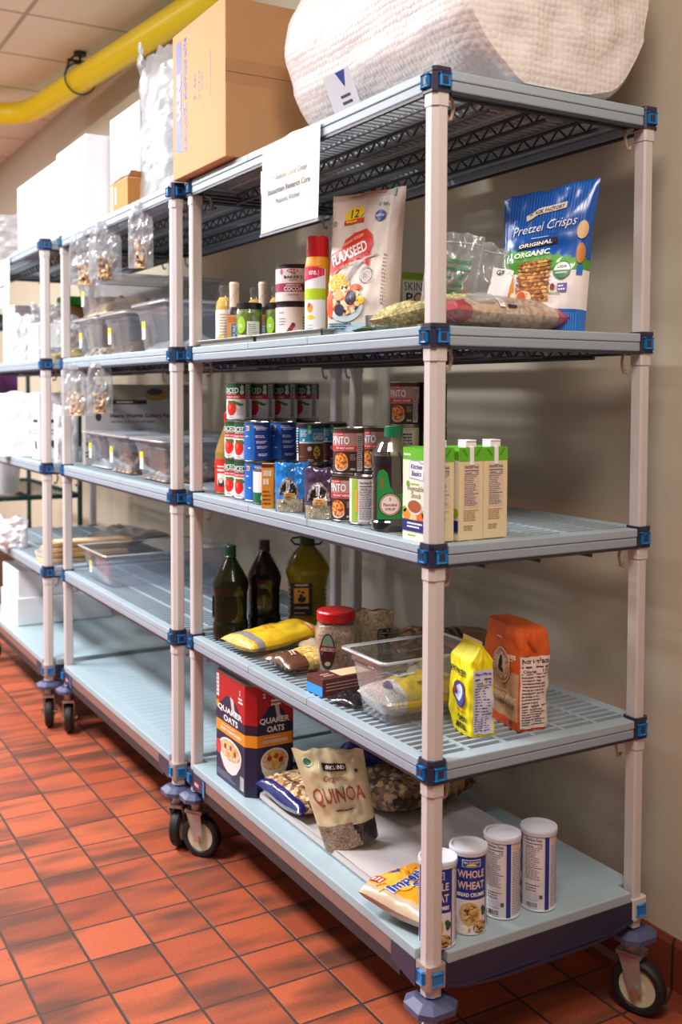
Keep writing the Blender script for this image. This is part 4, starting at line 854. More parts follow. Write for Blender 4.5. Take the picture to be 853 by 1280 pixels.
# dark green flat packet
t, _ = pillow(.10, .05, .012, 'herb', seed=8); o = pillow(.12, .06, .014, C(30, 70, 34), seed=8)[0].build('green_packet'); tag(o, 'flat dark green packet lying at the shelf edge below the flax bag', 'packet', None, (.03, .31, Z2+.008), (-pi/2, 0, -pi/2+.1))
# popcorn box
x0_, y0_ = .28, yl(500, .28, 1.62); t = thing('popcorn_box', 'white and lime green popcorn box behind the herb bag', 'box', (x0_, y0_, Z2), 0); lime = C(150, 190, 30)
m = MB(); m.box(0, 0, 0, .145, .075, .178, lime, .001); m.build('carton', t); m = MB(); Sr = plane((0, 0, 0), (1, 0, 0), (0, 0, 1)); Sl = plane((0, .075, 0), (0, -1, 0), (0, 0, 1))
rect(m, Sr, .008, 0, .137, .158, C(214, 216, 210), 0); rect(m, Sr, 0, .162, .145, .178, C(120, 160, 20), 0); text(m, Sr, 'SKINNY', .06, .142, w=.096, h=.022, m=C(44, 40, 44), l=1, bold=-.005); text(m, Sr, 'P   P', .06, .112, w=.082, h=.026, m=C(44, 40, 44), l=1); ring(m, Sr, .058, .112, .011, .015, C(130, 30, 30), 1); oval(m, Sr, .058, .112, .010, .010, C(226, 180, 150), 1); lines(m, Sr, .02, .03, .12, .09, 5, C(120, 160, 40), 1, .4)
rect(m, Sl, 0, 0, .075, .09, C(206, 214, 200), 0); m.build('printed_panels', t)
# herb bag lying, its end hanging towards the left
t = thing('herb_bag', 'clear bag of pale green dried herbs lying behind the near front post', 'bag', (.0, .235, Z2+.027), (-pi/2+.14, .05, -2.35)); m, S = pillow(.11, .27, .05, lambda a, b: 'herb' if b < .80 else 'zip_bag', seed=12, wr=.004); m.build('bag', t)
# peanut bag
t = thing('peanut_bag', 'clear bag of shelled peanuts with red ends lying at the right front', 'bag', (.055, .060, Z2+.033), (-pi/2, 0, -pi/2+.03)); 
def mnut(a, b):
    if b < .13 or b > .86: return 'red_film'
    if .42 < b < .62 and a < .48 and a > .30: return 'red_film'
    return 'peanuts'
m, S = pillow(.105, .325, .064, mnut, seed=15, wr=.004, e1=.5, e2=.28, ears=.02); m.build('nuts', t)
c, S2 = pillow(.108, .315, .070, 'clear_plastic', seed=15, wr=.004, e1=.5, e2=.28, ears=.02); S = S2; rect(c, S, .034, .118, .05, .132, WH, 0); lines(c, S, .035, .12, .049, .131, 3, C(80, 80, 90), 1, .4); rect(c, S, .046, .14, .05, .165, C(40, 44, 60), 0); c.build('clear_film', t)
def zipbag(name, label, loc, rot, W, H, T, seed, content=None, group=None, cap=None):
    t = thing(name, label, 'bag', loc, rot, group); m, S = standup(W, H, T, 'zip_bag', seed=seed, wr=.006, ears=.05); m.build('bag_film', t)
    z = MB(); rect(z, S, -W*.46, H*.9, W*.46, H*.915, 'rim_plastic', 1); z.build('zip', t)
    if content:
        c, _ = standup(W*.8, H*content[1], T*.8, content[0], seed=seed+1, wr=.005, top=.5, bottom=.8); c.build('contents', t)
    return t, S
t, S = zipbag('zip_bag', 'tall clear zip bag with a green printed pack, right of the near front post', (.175, .215, Z2), (.0, .12, -.7), .13, .225, .05, 21, ('grey_film', .6), 'clear zip bags behind the peanuts')
l = MB(); lines(l, S, -.04, .07, .05, .17, 6, C(70, 140, 90), 1, .4, 3); l.build('printed_front', t)
t, S = zipbag('zip_bag', 'clear zip bag with a white label, between green pack and pretzel bag', (.272, .165, Z2), (.0, .24, -.6), .14, .195, .05, 25, ('brown_film', .32), 'clear zip bags behind the peanuts')
l = MB(); rect(l, S, -.035, .075, .012, .145, C(236, 238, 240), 2, .02); text(l, S, 'GF', -.015, .135, w=.018, m=C(70, 80, 90), l=4); l.build('label', t)
# pretzel bag
def mpz(a, b):
    if b > .47+.13*(1-a) - .0: return C(22, 84, 170) if True else ''
    if b > .40: return C(70, 150, 40)
    if b > .165-.02*a: return C(236, 232, 232)
    return C(30, 110, 200)
MATS[C(22, 84, 170)].node_tree.nodes['Principled BSDF'].inputs['Roughness'].default_value = .22
for c_ in (C(70, 150, 40), C(236, 232, 232), C(30, 110, 200)): MATS[c_].node_tree.nodes['Principled BSDF'].inputs['Coat Weight'].default_value = .5
t = thing('pretzel_bag', 'large blue and white pretzel crisps bag standing at the right end', 'bag', (.352, .095, Z2), (-.08, .05, -.98)); m, S = standup(.215, .325, .11, mpz, seed=31, wr=.003, ears=.07, gus=.45, slope=.045, side=C(30, 96, 180), nu=34, nv=60); m.build('bag', t)
m = MB(); w_ = WH
for k in range(28):
    u = -.096+.0068*k; rect(m, S, u, .215, u+.0011, .318, C(44, 112, 196), 0, .03)
poly(m, S, [(-.045, .252), (-.02, .264), (.045, .268), (.045, .283), (-.022, .279), (-.048, .266)], C(214, 206, 190), 2); text(m, S, 'SNACK FACTORY', .0, .2715, w=.082, h=.009, m=C(30, 30, 36), l=3, rot=.06, bold=.03, cut=.012)
text(m, S, 'Pretzel Crisps', -.002, .232, w=.15, h=.026, m=w_, l=3, shear=.35, bold=-.004, cut=.012, rot=.05); lines(m, S, -.03, .208, .03, .212, 1, C(150, 190, 230), 2, .6)
poly(m, S, [(-.066, .186), (.034, .192), (.034, .206), (-.062, .200)], C(24, 24, 28), 2); text(m, S, 'ORIGINAL', -.018, .196, w=.08, h=.0085, m=w_, l=3, shear=.15, cut=.012, rot=.05); text(m, S, 'ORGANIC', -.024, .174, w=.085, h=.013, m=C(226, 240, 220), l=3, shear=.15, cut=.012, rot=.05, bold=.03)
for k in range(11): poly(m, S, [(-.055+.003*(k % 3), .066+.0085*k), (-.02, .064+.0085*k), (.026-.003*(k % 2), .067+.0085*k), (.026, .0728+.0085*k), (-.02, .0715+.0085*k), (-.056, .072+.0085*k)], 'cookie', 2)
oval(m, S, -.072, .096, .0125, .035, C(206, 140, 50), 3, 18); oval(m, S, -.060, .072, .008, .014, C(236, 220, 196), 4, 12); oval(m, S, -.035, .072, .022, .018, C(226, 190, 150), 3, 14); oval(m, S, -.04, .075, .010, .013, C(206, 90, 50), 4, 12)
ring(m, S, .052, .130, .0185, .020, C(30, 60, 40), 2, k=1); oval(m, S, .052, .130, .0185, .0185, C(232, 236, 230), 1); oval(m, S, .052, .130, .0180, .018, C(30, 110, 70), 2, 20, pi, 2*pi); text(m, S, 'USDA', .052, .138, w=.022, m=C(40, 70, 40), l=3); text(m, S, 'ORGANIC', .052, .124, w=.028, m=w_, l=4)
rect(m, S, .046, .084, .068, .102, C(110, 90, 170), 2); lines(m, S, .048, .086, .066, .100, 2, w_, 3, .5); oval(m, S, .034, .095, .006, .008, C(130, 60, 50), 2, 12); lines(m, S, .026, .080, .066, .084, 1, C(100, 160, 70), 2, .6)
for k in range(22): rect(m, S, -.02+.0052*k, .006, -.0182+.0052*k, .042, C(70, 150, 226), 1, .03)
lines(m, S, .02, .014, .05, .02, 1, w_, 3, .6); oval(m, S, .088, .215, .012, .02, C(206, 170, 120), 3, 14); oval(m, S, .089, .165, .009, .022, C(190, 120, 50), 3, 14); rect(m, S, .084, .12, .096, .14, C(30, 110, 200), 2)
m.build('printed_front', t)
# ------------------------------------------------------------------ shelf 4: oils, bags, flour
def oilb(px, py, body, capm, lb, label_side=0, s=1.0, rz=K):
    p = at(px, py, Z4); t = thing('oil_bottle', lb, 'bottle', (p.x+VD.x*.054*s, p.y+VD.y*.054*s, Z4), rz, 'large oil bottles at the far end of the shelf'); m = MB(); z = s
    m.lathe([(.044*z, 0), (.05*z, .004), (.052*z, .012), (.052*z, .045), (.049*z, .055), (.050*z, .135), (.053*z, .150), (.054*z, .165), (.050*z, .180), (.034*z, .212), (.019*z, .238), (.0145*z, .246), (.0145*z, .252)], body, 44, power=3.0)
    m.disc(.044*z, 0, body, 44, up=False, power=3); m.build('bottle_body', t)
    m = MB(); m.lathe([(.017*z, .250), (.0175*z, .253), (.017*z, .279), (.0155*z, .281)], capm, 28); m.disc(.0155*z, .281, capm, 28); m.lathe([(.0175*z, .246), (.0195*z, .248), (.0175*z, .251)], capm, 28); m.build('cap', t)
    m = MB(); S = plane((0, -.0512*z, 0), (1, 0, 0), (0, 0, 1))
    oval(m, S, .004, .094, .023, .038, body, 0); ring(m, S, .004, .094, .020, .023, body, 3, k=1.65); m.build('panel', t)
    return t
t = oilb(286, 802, 'dark_oil', 'dark_green_cap', 'dark green oil bottle with green cap, leftmost of the three')
m = MB(); S = plane((-.0520, .022, 0), (0, -1, 0), (0, 0, 1)); gd = C(206, 190, 120); rect(m, S, -.002, .062, .046, .128, C(60, 56, 36), 0); rect(m, S, .002, .098, .042, .124, gd, 1); rect(m, S, .002, .064, .042, .088, gd, 1); lines(m, S, .006, .102, .038, .12, 3, C(90, 70, 30), 2, .4); m.build('gold_label', t)
t = oilb(329, 791, 'black_oil', 'brown_cap', 'nearly black oil bottle with brown cap, the middle one of three'); m = MB(); S = plane((0, -.0512, 0), (1, 0, 0), (0, 0, 1)); rect(m, S, -.003, .072, .010, .118, C(66, 54, 40), 3); lines(m, S, -.001, .076, .008, .112, 6, C(190, 180, 160), 4, .3); m.build('side_label', t)
p = at(384, 789, Z4); t = thing('oil_bottle', 'olive yellow oil jug with green carrying loop on its cap, rightmost of three', 'bottle', (p.x+.03, p.y+.055, Z4), K+.1, 'large oil bottles at the far end of the shelf'); m = MB()
pr_ = [(.056, 0), (.061, .005), (.062, .03)]
for k in range(7): pr_ += [(.0585, .045+.014*k), (.062, .052+.014*k)]
pr_ += [(.064, .155), (.070, .175), (.071, .19), (.064, .207), (.046, .236), (.026, .256), (.021, .262)]
m.lathe(pr_, 'olive_oil', 48, power=3.0); m.disc(.056, 0, 'olive_oil', 48, up=False, power=3); m.build('jug_body', t)
m = MB(); m.lathe([(.022, .260), (.024, .264), (.024, .288), (.021, .292)], 'dark_green_cap', 30); m.disc(.021, .292, 'dark_green_cap', 30)
for s_ in (-1, 1): m.tube([(s_*.02, 0, .287), (s_*.046, 0, .284), (s_*.052, 0, .278), (s_*.040, 0, .264), (s_*.018, 0, .262)], .0034, 'dark_green_cap')
m.build('cap', t)
m = MB(); S = plane((0, -.0632, 0), (1, 0, 0), (0, 0, 1)); rect(m, S, -.056, .05, .012, .152, C(24, 22, 24), 0); rect(m, S, -.046, .088, .0, .136, C(214, 150, 70), 1); text(m, S, 'KIRKLAND', -.022, .145, w=.04, m=WH, l=1)
for k, (a, q, r_) in enumerate(((-.022, .10, .012), (-.024, .112, .006), (-.018, .122, .005), (-.03, .126, .004), (-.014, .104, .006))): oval(m, S, a, q, r_, r_*.8, C(40, 30, 24), 2, 12)
rect(m, S, -.052, .066, .010, .083, C(30, 28, 30), 2); text(m, S, 'ORGANIC', -.022, .0745, w=.045, h=.007, m=C(220, 210, 190), l=3); lines(m, S, -.045, .054, .004, .062, 1, C(200, 160, 60), 1, .5); m.build('label', t)
# yellow bag lying on a clear one
def flat(name, label, loc, rz, W, H, T, mf, seed, cat='bag', group=None, tx=-pi/2, ty=0, **k):
    t = thing(name, label, cat, loc, (tx, ty, rz), group); m, S = pillow(W, H, T, mf, seed=seed, **k); m.build('bag', t); return t, S
t, S = flat('pasta_bag', 'bright yellow bag with grey band lying at the shelf front', (.0, .965, Z4+.030), -pi/2+.12, .17, .25, .055, lambda a, b: 'yellow_grain' if b < .10 else ('yellow_film' if b > .19 else 'grey_film'), 41, tx=-pi/2+.08, e2=.3)
m = MB(); rect(m, S, .02, .205, .082, .222, C(226, 120, 40), 0, .02); lines(m, S, -.05, .10, .03, .13, 2, C(206, 150, 40), 0, .5); lines(m, S, .024, .208, .078, .219, 1, WH, 1, .6, 3); m.build('printed_front', t)
t, S = flat('grain_bag', 'pale plastic bag with red letters behind the bright yellow bag', (.16, .86, Z4+.024), -pi/2-.1, .11, .17, .045, 'tan_film', 43); m = MB(); text(m, S, 'OZO', .0, .10, w=.05, h=.02, m=C(150, 40, 50), l=1, cut=.012); m.build('printed_front', t)
t, S = flat('pasta_bag', 'clear bag of small yellow pasta with brown end, before the red lidded jar', (.018, .745, Z4+.026), -pi/2+.05, .15, .20, .05, lambda a, b: 'brown_film' if b < .30 else 'pasta', 44, e2=.35, group=None)
m = MB(); lines(m, S, -.03, .03, .03, .05, 2, C(226, 210, 196), 0, .5, 3); m.build('printed_front', t)
# red-lidded jar of rice
p = at(420, 844, Z4); t = thing('rice_jar', 'clear square jar of brown rice with wide red lid', 'jar', (p.x+.03, p.y+.052, Z4), K+.1); m = MB()
m.lathe([(.052, .002), (.0545, .006), (.0545, .105), (.048, .125), (.046, .128)], 'rice', 44, power=4.2); m.disc(.046, .126, 'rice', 44, power=4.2); m.disc(.052, .002, 'rice', 44, up=False, power=4.2); m.build('contents', t)
m = MB(); m.lathe([(.053, 0), (.0562, .005), (.0562, .108), (.050, .128), (.046, .136), (.046, .14)], 'jar_plastic', 44, power=4.2); m.disc(.053, 0, 'jar_plastic', 44, up=False, power=4.2); m.build('jar_shell', t)
m = MB(); m.lathe([(.050, .134), (.0525, .137), (.0525, .158), (.049, .162)], 'red_lid', 44); m.disc(.049, .162, 'red_lid', 44)
m.build('lid', t)
m = MB(); S = plane((-.0568, .052, 0), (0, -1, 0), (0, 0, 1)); S = plane((-.05, -.0566, 0), (1, 0, 0), (0, 0, 1)); oval(m, S, .022, .062, .020, .048, C(30, 70, 60), 0); oval(m, S, .022, .066, .016, .040, C(160, 190, 170), 1); oval(m, S, .022, .045, .017, .022, C(90, 24, 34), 2); poly(m, S, [(.001, .062), (.043, .056), (.043, .074), (.001, .080)], C(176, 20, 40), 2); text(m, S, 'ARBORIO', .022, .068, w=.038, h=.010, m=WH, l=3, rot=-.1); oval(m, S, .022, .03, .008, .006, C(226, 210, 170), 3, 12); m.build('label', t)
# standing beige bag with dark panel, dark rice bags behind the pan
t = thing('grain_bag', 'beige bag with a dark nutrition panel standing right behind the red lidded jar', 'bag', (.30, .72, Z4), (.12, 0, K+.2)); m, S = standup(.12, .15, .06, 'oat_grain', seed=51, wr=.004, top=.2); m.build('bag', t); m = MB(); nutri(m, S, .01, .01, .048, .10, ink=C(210, 206, 200), paper=C(50, 36, 36), l=1); m.build('label', t)
t, S = flat('wild_rice_bag', 'dark brown film bag of rice lying behind the clear pan, upper one', (.30, .62, Z4+.07), -pi/2-.35, .20, .30, .07, lambda a, b: 'brown_film' if b > .3 else 'dark_granola', 52, group=None); m = MB(); lines(m, S, -.02, .15, .08, .19, 2, C(36, 26, 24), 1, .5, 3); m.build('printed_front', t)
t, S = flat('wild_rice_bag', 'black and brown film bag lying on the shelf behind the clear pan', (.27, .50, Z4+.03), -pi/2-.2, .18, .26, .055, lambda a, b: 'black_film' if (a < .5) else 'cream_film', 53, group=None)
# little brown carton
p = at(404, 872, Z4); t = thing('brown_carton', 'small brown and blue carton lying beside the clear pan', 'carton', (p.x, max(p.y, .49), Z4), .06); m = MB(); m.box(0, 0, 0, .16, .075, .042, C(92, 44, 40), .001); m.build('carton', t)
m = MB(); Sl = plane((0, .075, 0), (0, -1, 0), (0, 0, 1)); Sr = plane((0, 0, 0), (1, 0, 0), (0, 0, 1)); St = plane((0, 0, .042), (1, 0, 0), (0, 1, 0)); rect(m, Sl, 0, 0, .075, .024, C(40, 150, 226), 0); lines(m, Sr, .01, .01, .15, .034, 3, C(190, 150, 140), 0, .3, 4); rect(m, St, .06, .01, .15, .065, C(226, 200, 160), 0); lines(m, St, .02, .02, .055, .05, 2, C(200, 160, 150), 0, .5); m.build('printed_panels', t)
t, S = flat('foil_pouch', 'small black film packet lying between brown carton and clear pan', (.02, .40, Z4+.012), -pi/2+.3, .10, .09, .02, 'black_film', 55, 'packet')
# clear food pan with a bag of rice
def foodpan(name, label, loc, rz, W, Dp, H, group=None, wall='bin_plastic', lid=False):
    """tapered clear pan: W along x, Dp along y, near-left corner of the rim at the origin"""
    t = thing(name, label, 'food pan', loc, rz, group); m = MB(); tp = min(.022, H*.16); f = .012
    def rr(x0, y0, x1, y1, r, z, n=5):
        o = []
        for cx_, cy_, a in ((x1-r, y1-r, 0), (x0+r, y1-r, pi/2), (x0+r, y0+r, pi), (x1-r, y0+r, 1.5*pi)):
            for k in range(n+1): o.append((cx_+r*cos(a+pi/2*k/n), cy_+r*sin(a+pi/2*k/n), z))
        return o
    rings = [rr(0, 0, W, Dp, .016, H), rr(f, f, W-f, Dp-f, .016, H), rr(f+.002, f+.002, W-f-.002, Dp-f-.002, .018, H-.012), rr(f+.002, f+.002, W-f-.002, Dp-f-.002, .018, H-.022), rr(f+.006, f+.006, W-f-.006, Dp-f-.006, .018, H-.028), rr(f+tp, f+tp, W-f-tp, Dp-f-tp, .02, .006), rr(f+tp+.008, f+tp+.008, W-f-tp-.008, Dp-f-tp-.008, .02, .0005)]
    n = len(rings[0])
    for i in range(len(rings)-1):
        m.add(rings[i]+rings[i+1], [(k, (k+1) % n, n+(k+1) % n, n+k) for k in range(n)], 'rim_plastic' if i == 0 else wall, i > 1)
    m.add(rings[-1], [tuple(range(n))], wall); m.build('pan_body', t)
    q = MB(); q.tube(rings[0]+[rings[0][0]], .0036, 'rim_plastic', 6); q.build('rim', t)
    if lid:
        l = MB(); R1 = rr(-.002, -.002, W+.002, Dp+.002, .018, H+.003); R2 = rr(-.002, -.002, W+.002, Dp+.002, .018, H+.008); R3 = rr(.02, .02, W-.02, Dp-.02, .02, H+.008); R4 = rr(.026, .026, W-.026, Dp-.026, .02, H+.004)
        for a, b_ in ((R1, R2), (R2, R3), (R3, R4)): l.add(a+b_, [(k, (k+1) % n, n+(k+1) % n, n+k) for k in range(n)], 'lid_plastic')
        l.add(R4, [tuple(range(n))], 'lid_plastic'); l.build('lid', t)
    return t
foodpan('clear_pan', 'small clear food pan in front holding a yellow bag of rice', (.003, .193, Z4), 0, .29, .186, .150)
t, S = flat('rice_bag', 'yellow and white bag of rice lying inside the clear food pan', (.034, .286, Z4+.046), -pi/2+.0, .135, .225, .085, lambda a, b: 'yellow_film' if b > .24 and a > .05 else 'white_rice', 61, e2=.3, e1=.4, ears=.03)
m = MB(); rect(m, S, -.045, .075, .0, .12, C(226, 214, 190), 0, .02); text(m, S, 'RICE', -.02, .10, w=.036, h=.012, m=C(90, 80, 150), l=1, rot=pi/2); text(m, S, 'Mahatma', .036, .165, w=.07, h=.018, m=C(30, 34, 80), l=1, shear=.3, cut=.012, rot=pi/2); oval(m, S, -.03, .045, .012, .009, C(60, 60, 120), 0, 14); oval(m, S, .02, .03, .014, .010, C(110, 100, 150), 0, 14); lines(m, S, .04, .07, .052, .14, 1, C(150, 40, 30), 0, .3); m.build('printed_front', t)
# corn meal and flour
def tf_c(b): return (1, 1) if b < .80 else (1-.15*(b-.80)/.2, max(.06, 1-.94*((b-.80)/.16))) if b > .80 else (1, 1)
A_, B_, C_ = at(562, 905, Z4), at(587, 922, Z4), at(617, 919, Z4)
t = thing('cornmeal_bag', 'yellow paper bag of corn meal, crimped top, beside the near front post', 'bag', ((A_.x+C_.x)/2+.002, (A_.y+C_.y)/2, Z4), -1.745)
m, Sf, Sr = block(.098, .060, .205, lambda s, b: 'paper_yellow' if b < .985 else C(226, 220, 190), seed=3, wr=.004, topf=tf_c); m.build('paper_bag', t)
m = MB(); text(m, Sf, 'PIONEER', .0, .135, w=.07, h=.014, m=C(34, 40, 60), l=1, cut=.015); oval(m, Sf, .006, .085, .028, .030, C(140, 60, 40), 1); oval(m, Sf, .006, .085, .025, .027, C(40, 80, 170), 2); oval(m, Sf, .008, .09, .012, .018, C(226, 230, 240), 3, 14); oval(m, Sf, .0, .078, .014, .01, C(200, 210, 230), 3, 14)
text(m, Sf, 'YELLOW', .008, .050, w=.05, h=.006, m=C(206, 80, 30), l=1); text(m, Sf, 'CORN', .012, .034, w=.046, h=.013, m=C(30, 50, 40), l=1, bold=.04); text(m, Sf, 'MEAL', .014, .017, w=.046, h=.012, m=C(30, 50, 40), l=1, bold=.04)
nutri(m, Sr, -.022, .006, .022, .146, ink=C(60, 56, 140), paper=C(206, 202, 214), l=1); m.build('printed_panels', t)
A_, B_, C_ = at(607, 890, Z4), at(651, 917, Z4), at(681, 909, Z4)
t = thing('flour_bag', 'orange and tan paper bag of wholewheat flour standing beside the corn meal', 'bag', ((A_.x+C_.x)/2, (A_.y+C_.y)/2-.002, Z4), -1.73)
m, Sf, Sr = block(.160, .078, .226, lambda s, b: 'paper_tan' if (s == 'front' and .09 < b < .56) else 'paper_orange', seed=9, wr=.003, topf=lambda b: (1, 1) if b < .93 else (1-.03*(b-.93)/.07, 1-.16*(b-.93)/.07)); m.build('paper_bag', t)
m = MB(); w_ = C(232, 214, 196); bk = C(44, 30, 28)
oval(m, Sf, .012, .135, .036, .040, C(176, 130, 104), 0); ring(m, Sf, .012, .135, .0335, .0355, w_, 2, k=1.12); ring(m, Sf, .012, .135, .021, .0225, w_, 2, k=1.12); oval(m, Sf, .012, .135, .020, .0225, C(226, 206, 186), 1)
arc_text(m, Sf, 'KING ARTHUR / BAKING COMPANY /', .012, .135, .0275, .007, pi/2, w_, 3, span=2*pi)
for a, q, r_ in ((.012, .140, .010), (.008, .128, .008), (.017, .126, .007), (.012, .150, .006)): oval(m, Sf, a, q, r_, r_, bk, 3, 12)
lines(m, Sf, -.01, .194, .03, .198, 1, w_, 1, .6); text(m, Sf, '100%', .055, .160, w=.030, h=.011, m=w_, l=2, bold=.04); lines(m, Sf, .041, .150, .069, .153, 1, w_, 2, .6)
text(m, Sf, 'WHOLE WHEAT', .025, .066, w=.1, h=.013, m=w_, l=1, bold=.03); text(m, Sf, 'WHEAT FLOUR', .025, .050, w=.086, h=.010, m=bk, l=1, bold=.02); lines(m, Sf, -.02, .078, .06, .082, 1, w_, 1, .5); lines(m, Sf, .03, .026, .066, .044, 3, C(170, 120, 90), 1, .3); rect(m, Sf, .046, .008, .058, .018, C(90, 60, 90), 1)
nutri(m, Sr, -.034, .006, .036, .166, ink=C(60, 52, 56), paper=C(226, 206, 196), l=1); poly(m, Sr, [(-.02, .20), (.0, .176), (.004, .178), (-.015, .204)], C(170, 66, 20), 1); m.build('printed_panels', t)
# ------------------------------------------------------------------ bottom shelf
N_, LL, RR = at(311, 1000, ZB), at(263, 968, ZB), at(358, 985, ZB)
W_, Dp_, H_, cc = .145, .238, .318, .026
t = thing('oats_box', 'tall red, blue and orange oats box at the far end of the bottom shelf', 'box', (.008, .898, ZB), 0)
pts = [(cc, 0), (W_-.01, 0), (W_, .01), (W_, Dp_-.01), (W_-.01, Dp_), (.012, Dp_), (0, Dp_-.012), (0, cc)]
m = MB(); rd, nv, og = C(178, 20, 26), C(26, 30, 66), C(232, 144, 32)
def band(z0, z1, mm): m.prism(pts, z0, z1, mm)
band(0, .142, nv); band(.142, .176, og); band(.176, .205, C(50, 24, 50)); band(.205, H_-.004, rd); m.build('carton', t)
m = MB(); m.prism([(p[0]*.97+.002, p[1]*.97+.003) for p in pts], H_-.004, H_+.002, C(150, 150, 150)); m.box(.03, .05, H_+.002, W_-.02, Dp_-.04, H_+.003, C(200, 200, 200)); m.box(.05, .02, H_+.002, W_-.03, .045, H_+.0034, BK); m.build('top_flap', t)
m = MB(); Sl = plane((0, Dp_-.012, 0), (0, -1, 0), (0, 0, 1)); Sr = plane((cc, 0, 0), (1, 0, 0), (0, 0, 1)); wf = Dp_-.012-cc; wr = W_-.01-cc
for S, w, k in ((Sl, wf, 0), (Sr, wr, 1)):
    c0 = w/2
    poly(m, S, [(0, .176), (w*.95, .176), (w*.93, .205), (w*.75, .24), (w*.55, .262), (w*.35, .255), (w*.12, .225), (0, .20)], nv, 0)
    poly(m, S, [(w*.5, .262), (w*.62, .256), (w*.66, .228), (w*.8, .222), (w*.66, .212), (w*.56, .226)], C(206, 196, 196), 1)
    text(m, S, 'QUAKER', c0, .2145, w=w*.86, h=.020, m=WH, l=2, bold=.03); text(m, S, 'OATS', c0+w*.03, .191, w=w*.5, h=.018, m=WH, l=2, bold=.03)
    text(m, S, '2', w*(.85 if not k else .2), H_-.03, h=.013, m=WH, l=2); lines(m, S, w*(.8 if not k else .4), H_-.062, w*(.97 if not k else .75), H_-.042, 2, WH, 2, .6, k)
    text(m, S, 'OLD FASHIONED', c0+w*.02, .156, w=w*.72, h=.009, m=WH, l=1, bold=.03); lines(m, S, w*.2, .166, w*.85, .169, 1, WH, 1, .6)
    bx = w*.5; br = w*.40
    bowl = [(bx-br, .098), (bx-br*.9, .075), (bx-br*.55, .045), (bx-br*.2, .034), (bx+br*.2, .034), (bx+br*.55, .045), (bx+br*.9, .075), (bx+br, .098)]
    poly(m, S, bowl, C(226, 222, 220), 1); oval(m, S, bx, .100, br, .036, C(232, 228, 224), 2); oval(m, S, bx, .101, br*.9, .029, 'oat_grain', 3)
    for a, q, cl in ((-.4, .108, (190, 30, 30)), (.1, .112, (200, 40, 30)), (.45, .100, (180, 24, 30)), (-.1, .088, (230, 160, 50)), (.2, .096, (236, 180, 60)), (-.15, .120, (240, 206, 50)), (.5, .112, (220, 150, 40))): oval(m, S, bx+a*br, q, .008, .008, C(*cl), 4, 12)
rect(m, Sl, .004, H_-.075, .022, H_-.008, C(226, 220, 220), 1); lines(m, Sl, .006, H_-.07, .02, H_-.012, 5, C(140, 130, 140), 2, .4); oval(m, Sl, .012, H_-.098, .010, .013, C(206, 150, 40), 1, 14); oval(m, Sl, .02, .095, .018, .022, C(206, 50, 60), 4, 16); lines(m, Sl, .01, .012, wf-.05, .03, 3, C(140, 140, 160), 1, .4); rect(m, Sl, wf-.03, .012, wf-.006, .05, C(200, 200, 206), 1); lines(m, Sl, wf-.028, .014, wf-.008, .048, 5, C(110, 110, 120), 2, .4)
m.build('printed_panels', t)
# sheet pan lined with parchment
x0_, y0_, x1_, y1_ = .036, .215, .50, .885
t = thing('sheet_pan', 'sheet pan lined with white parchment on the bottom shelf', 'sheet pan', (x0_, y0_, ZB+.0006), 0); W_, D_ = x1_-x0_, y1_-y0_
m = MB(); m.box(.01, .01, 0, W_-.01, D_-.01, .002, 'pan_metal')
for q in ((0, 0, .012, D_), (W_-.012, 0, W_, D_), (0, 0, W_, .012), (0, D_-.012, W_, D_)): m.box(q[0], q[1], .0, q[2], q[3], .020, 'pan_metal', .002)
m.build('pan', t)
m = MB(); m.grid(lambda a, b: Vector((.002+a*(W_-.004), .002+b*(D_-.004), .0215+noise.noise(Vector((a*6, b*8, 1)))*.0022+noise.noise(Vector((a*20, b*26, 1)))*.0007)), 50, 60, 'parchment')
m.grid(lambda a, b: Vector((-.0015+.002*(b)-.0, .002+a*(D_-.004), .021-.014*(1-b))), 40, 3, 'parchment'); m.build('parchment', t)
ZP = ZB+.0235
def mgr(a, b): return 'granola' if b > .10 else 'navy_film'
t, S = flat('granola_bag', 'clear bag of oat clusters with blue end lying beside the oats box', (.020, .752, ZP+.032), -pi/2+.05, .245, .235, .07, mgr, 71, e2=.33, e1=.35, ears=.03)
m = MB(); rect(m, S, .045, .07, .085, .11, WH, 1); lines(m, S, .048, .073, .082, .107, 4, C(60, 60, 66), 2, .5, 3); lines(m, S, -.05, .05, .03, .06, 1, C(90, 70, 60), 1, .6, 5); m.build('printed_front', t)
t, S = flat('granola_bag', 'large clear bag of dark granola lying behind the standing beige bag', (.21, .60, ZP+.052), -pi/2+.12, .22, .30, .105, 'dark_granola', 72, e2=.33, e1=.4, wr=.006)
m = MB(); rect(m, S, .02, .06, .052, .085, C(110, 104, 100), 1); lines(m, S, .023, .063, .05, .083, 4, C(210, 206, 200), 2, .4, 3); rect(m, S, .05, .22, .07, .24, C(110, 104, 100), 1); m.build('printed_front', t)
t, S = flat('blue_film_bag', 'shiny dark blue film bag heaped at the back of the sheet pan', (.20, .80, ZP+.055), -pi/2-.25, .20, .30, .11, 'navy_film', 73, wr=.012, tx=-pi/2-.06)
t, S = flat('clear_film_bag', 'crumpled dark clear bag between oats box and blue film bag', (.17, .90, ZP+.03), -pi/2-.1, .13, .22, .055, 'black_film', 74, wr=.01, tx=-pi/2-.06)
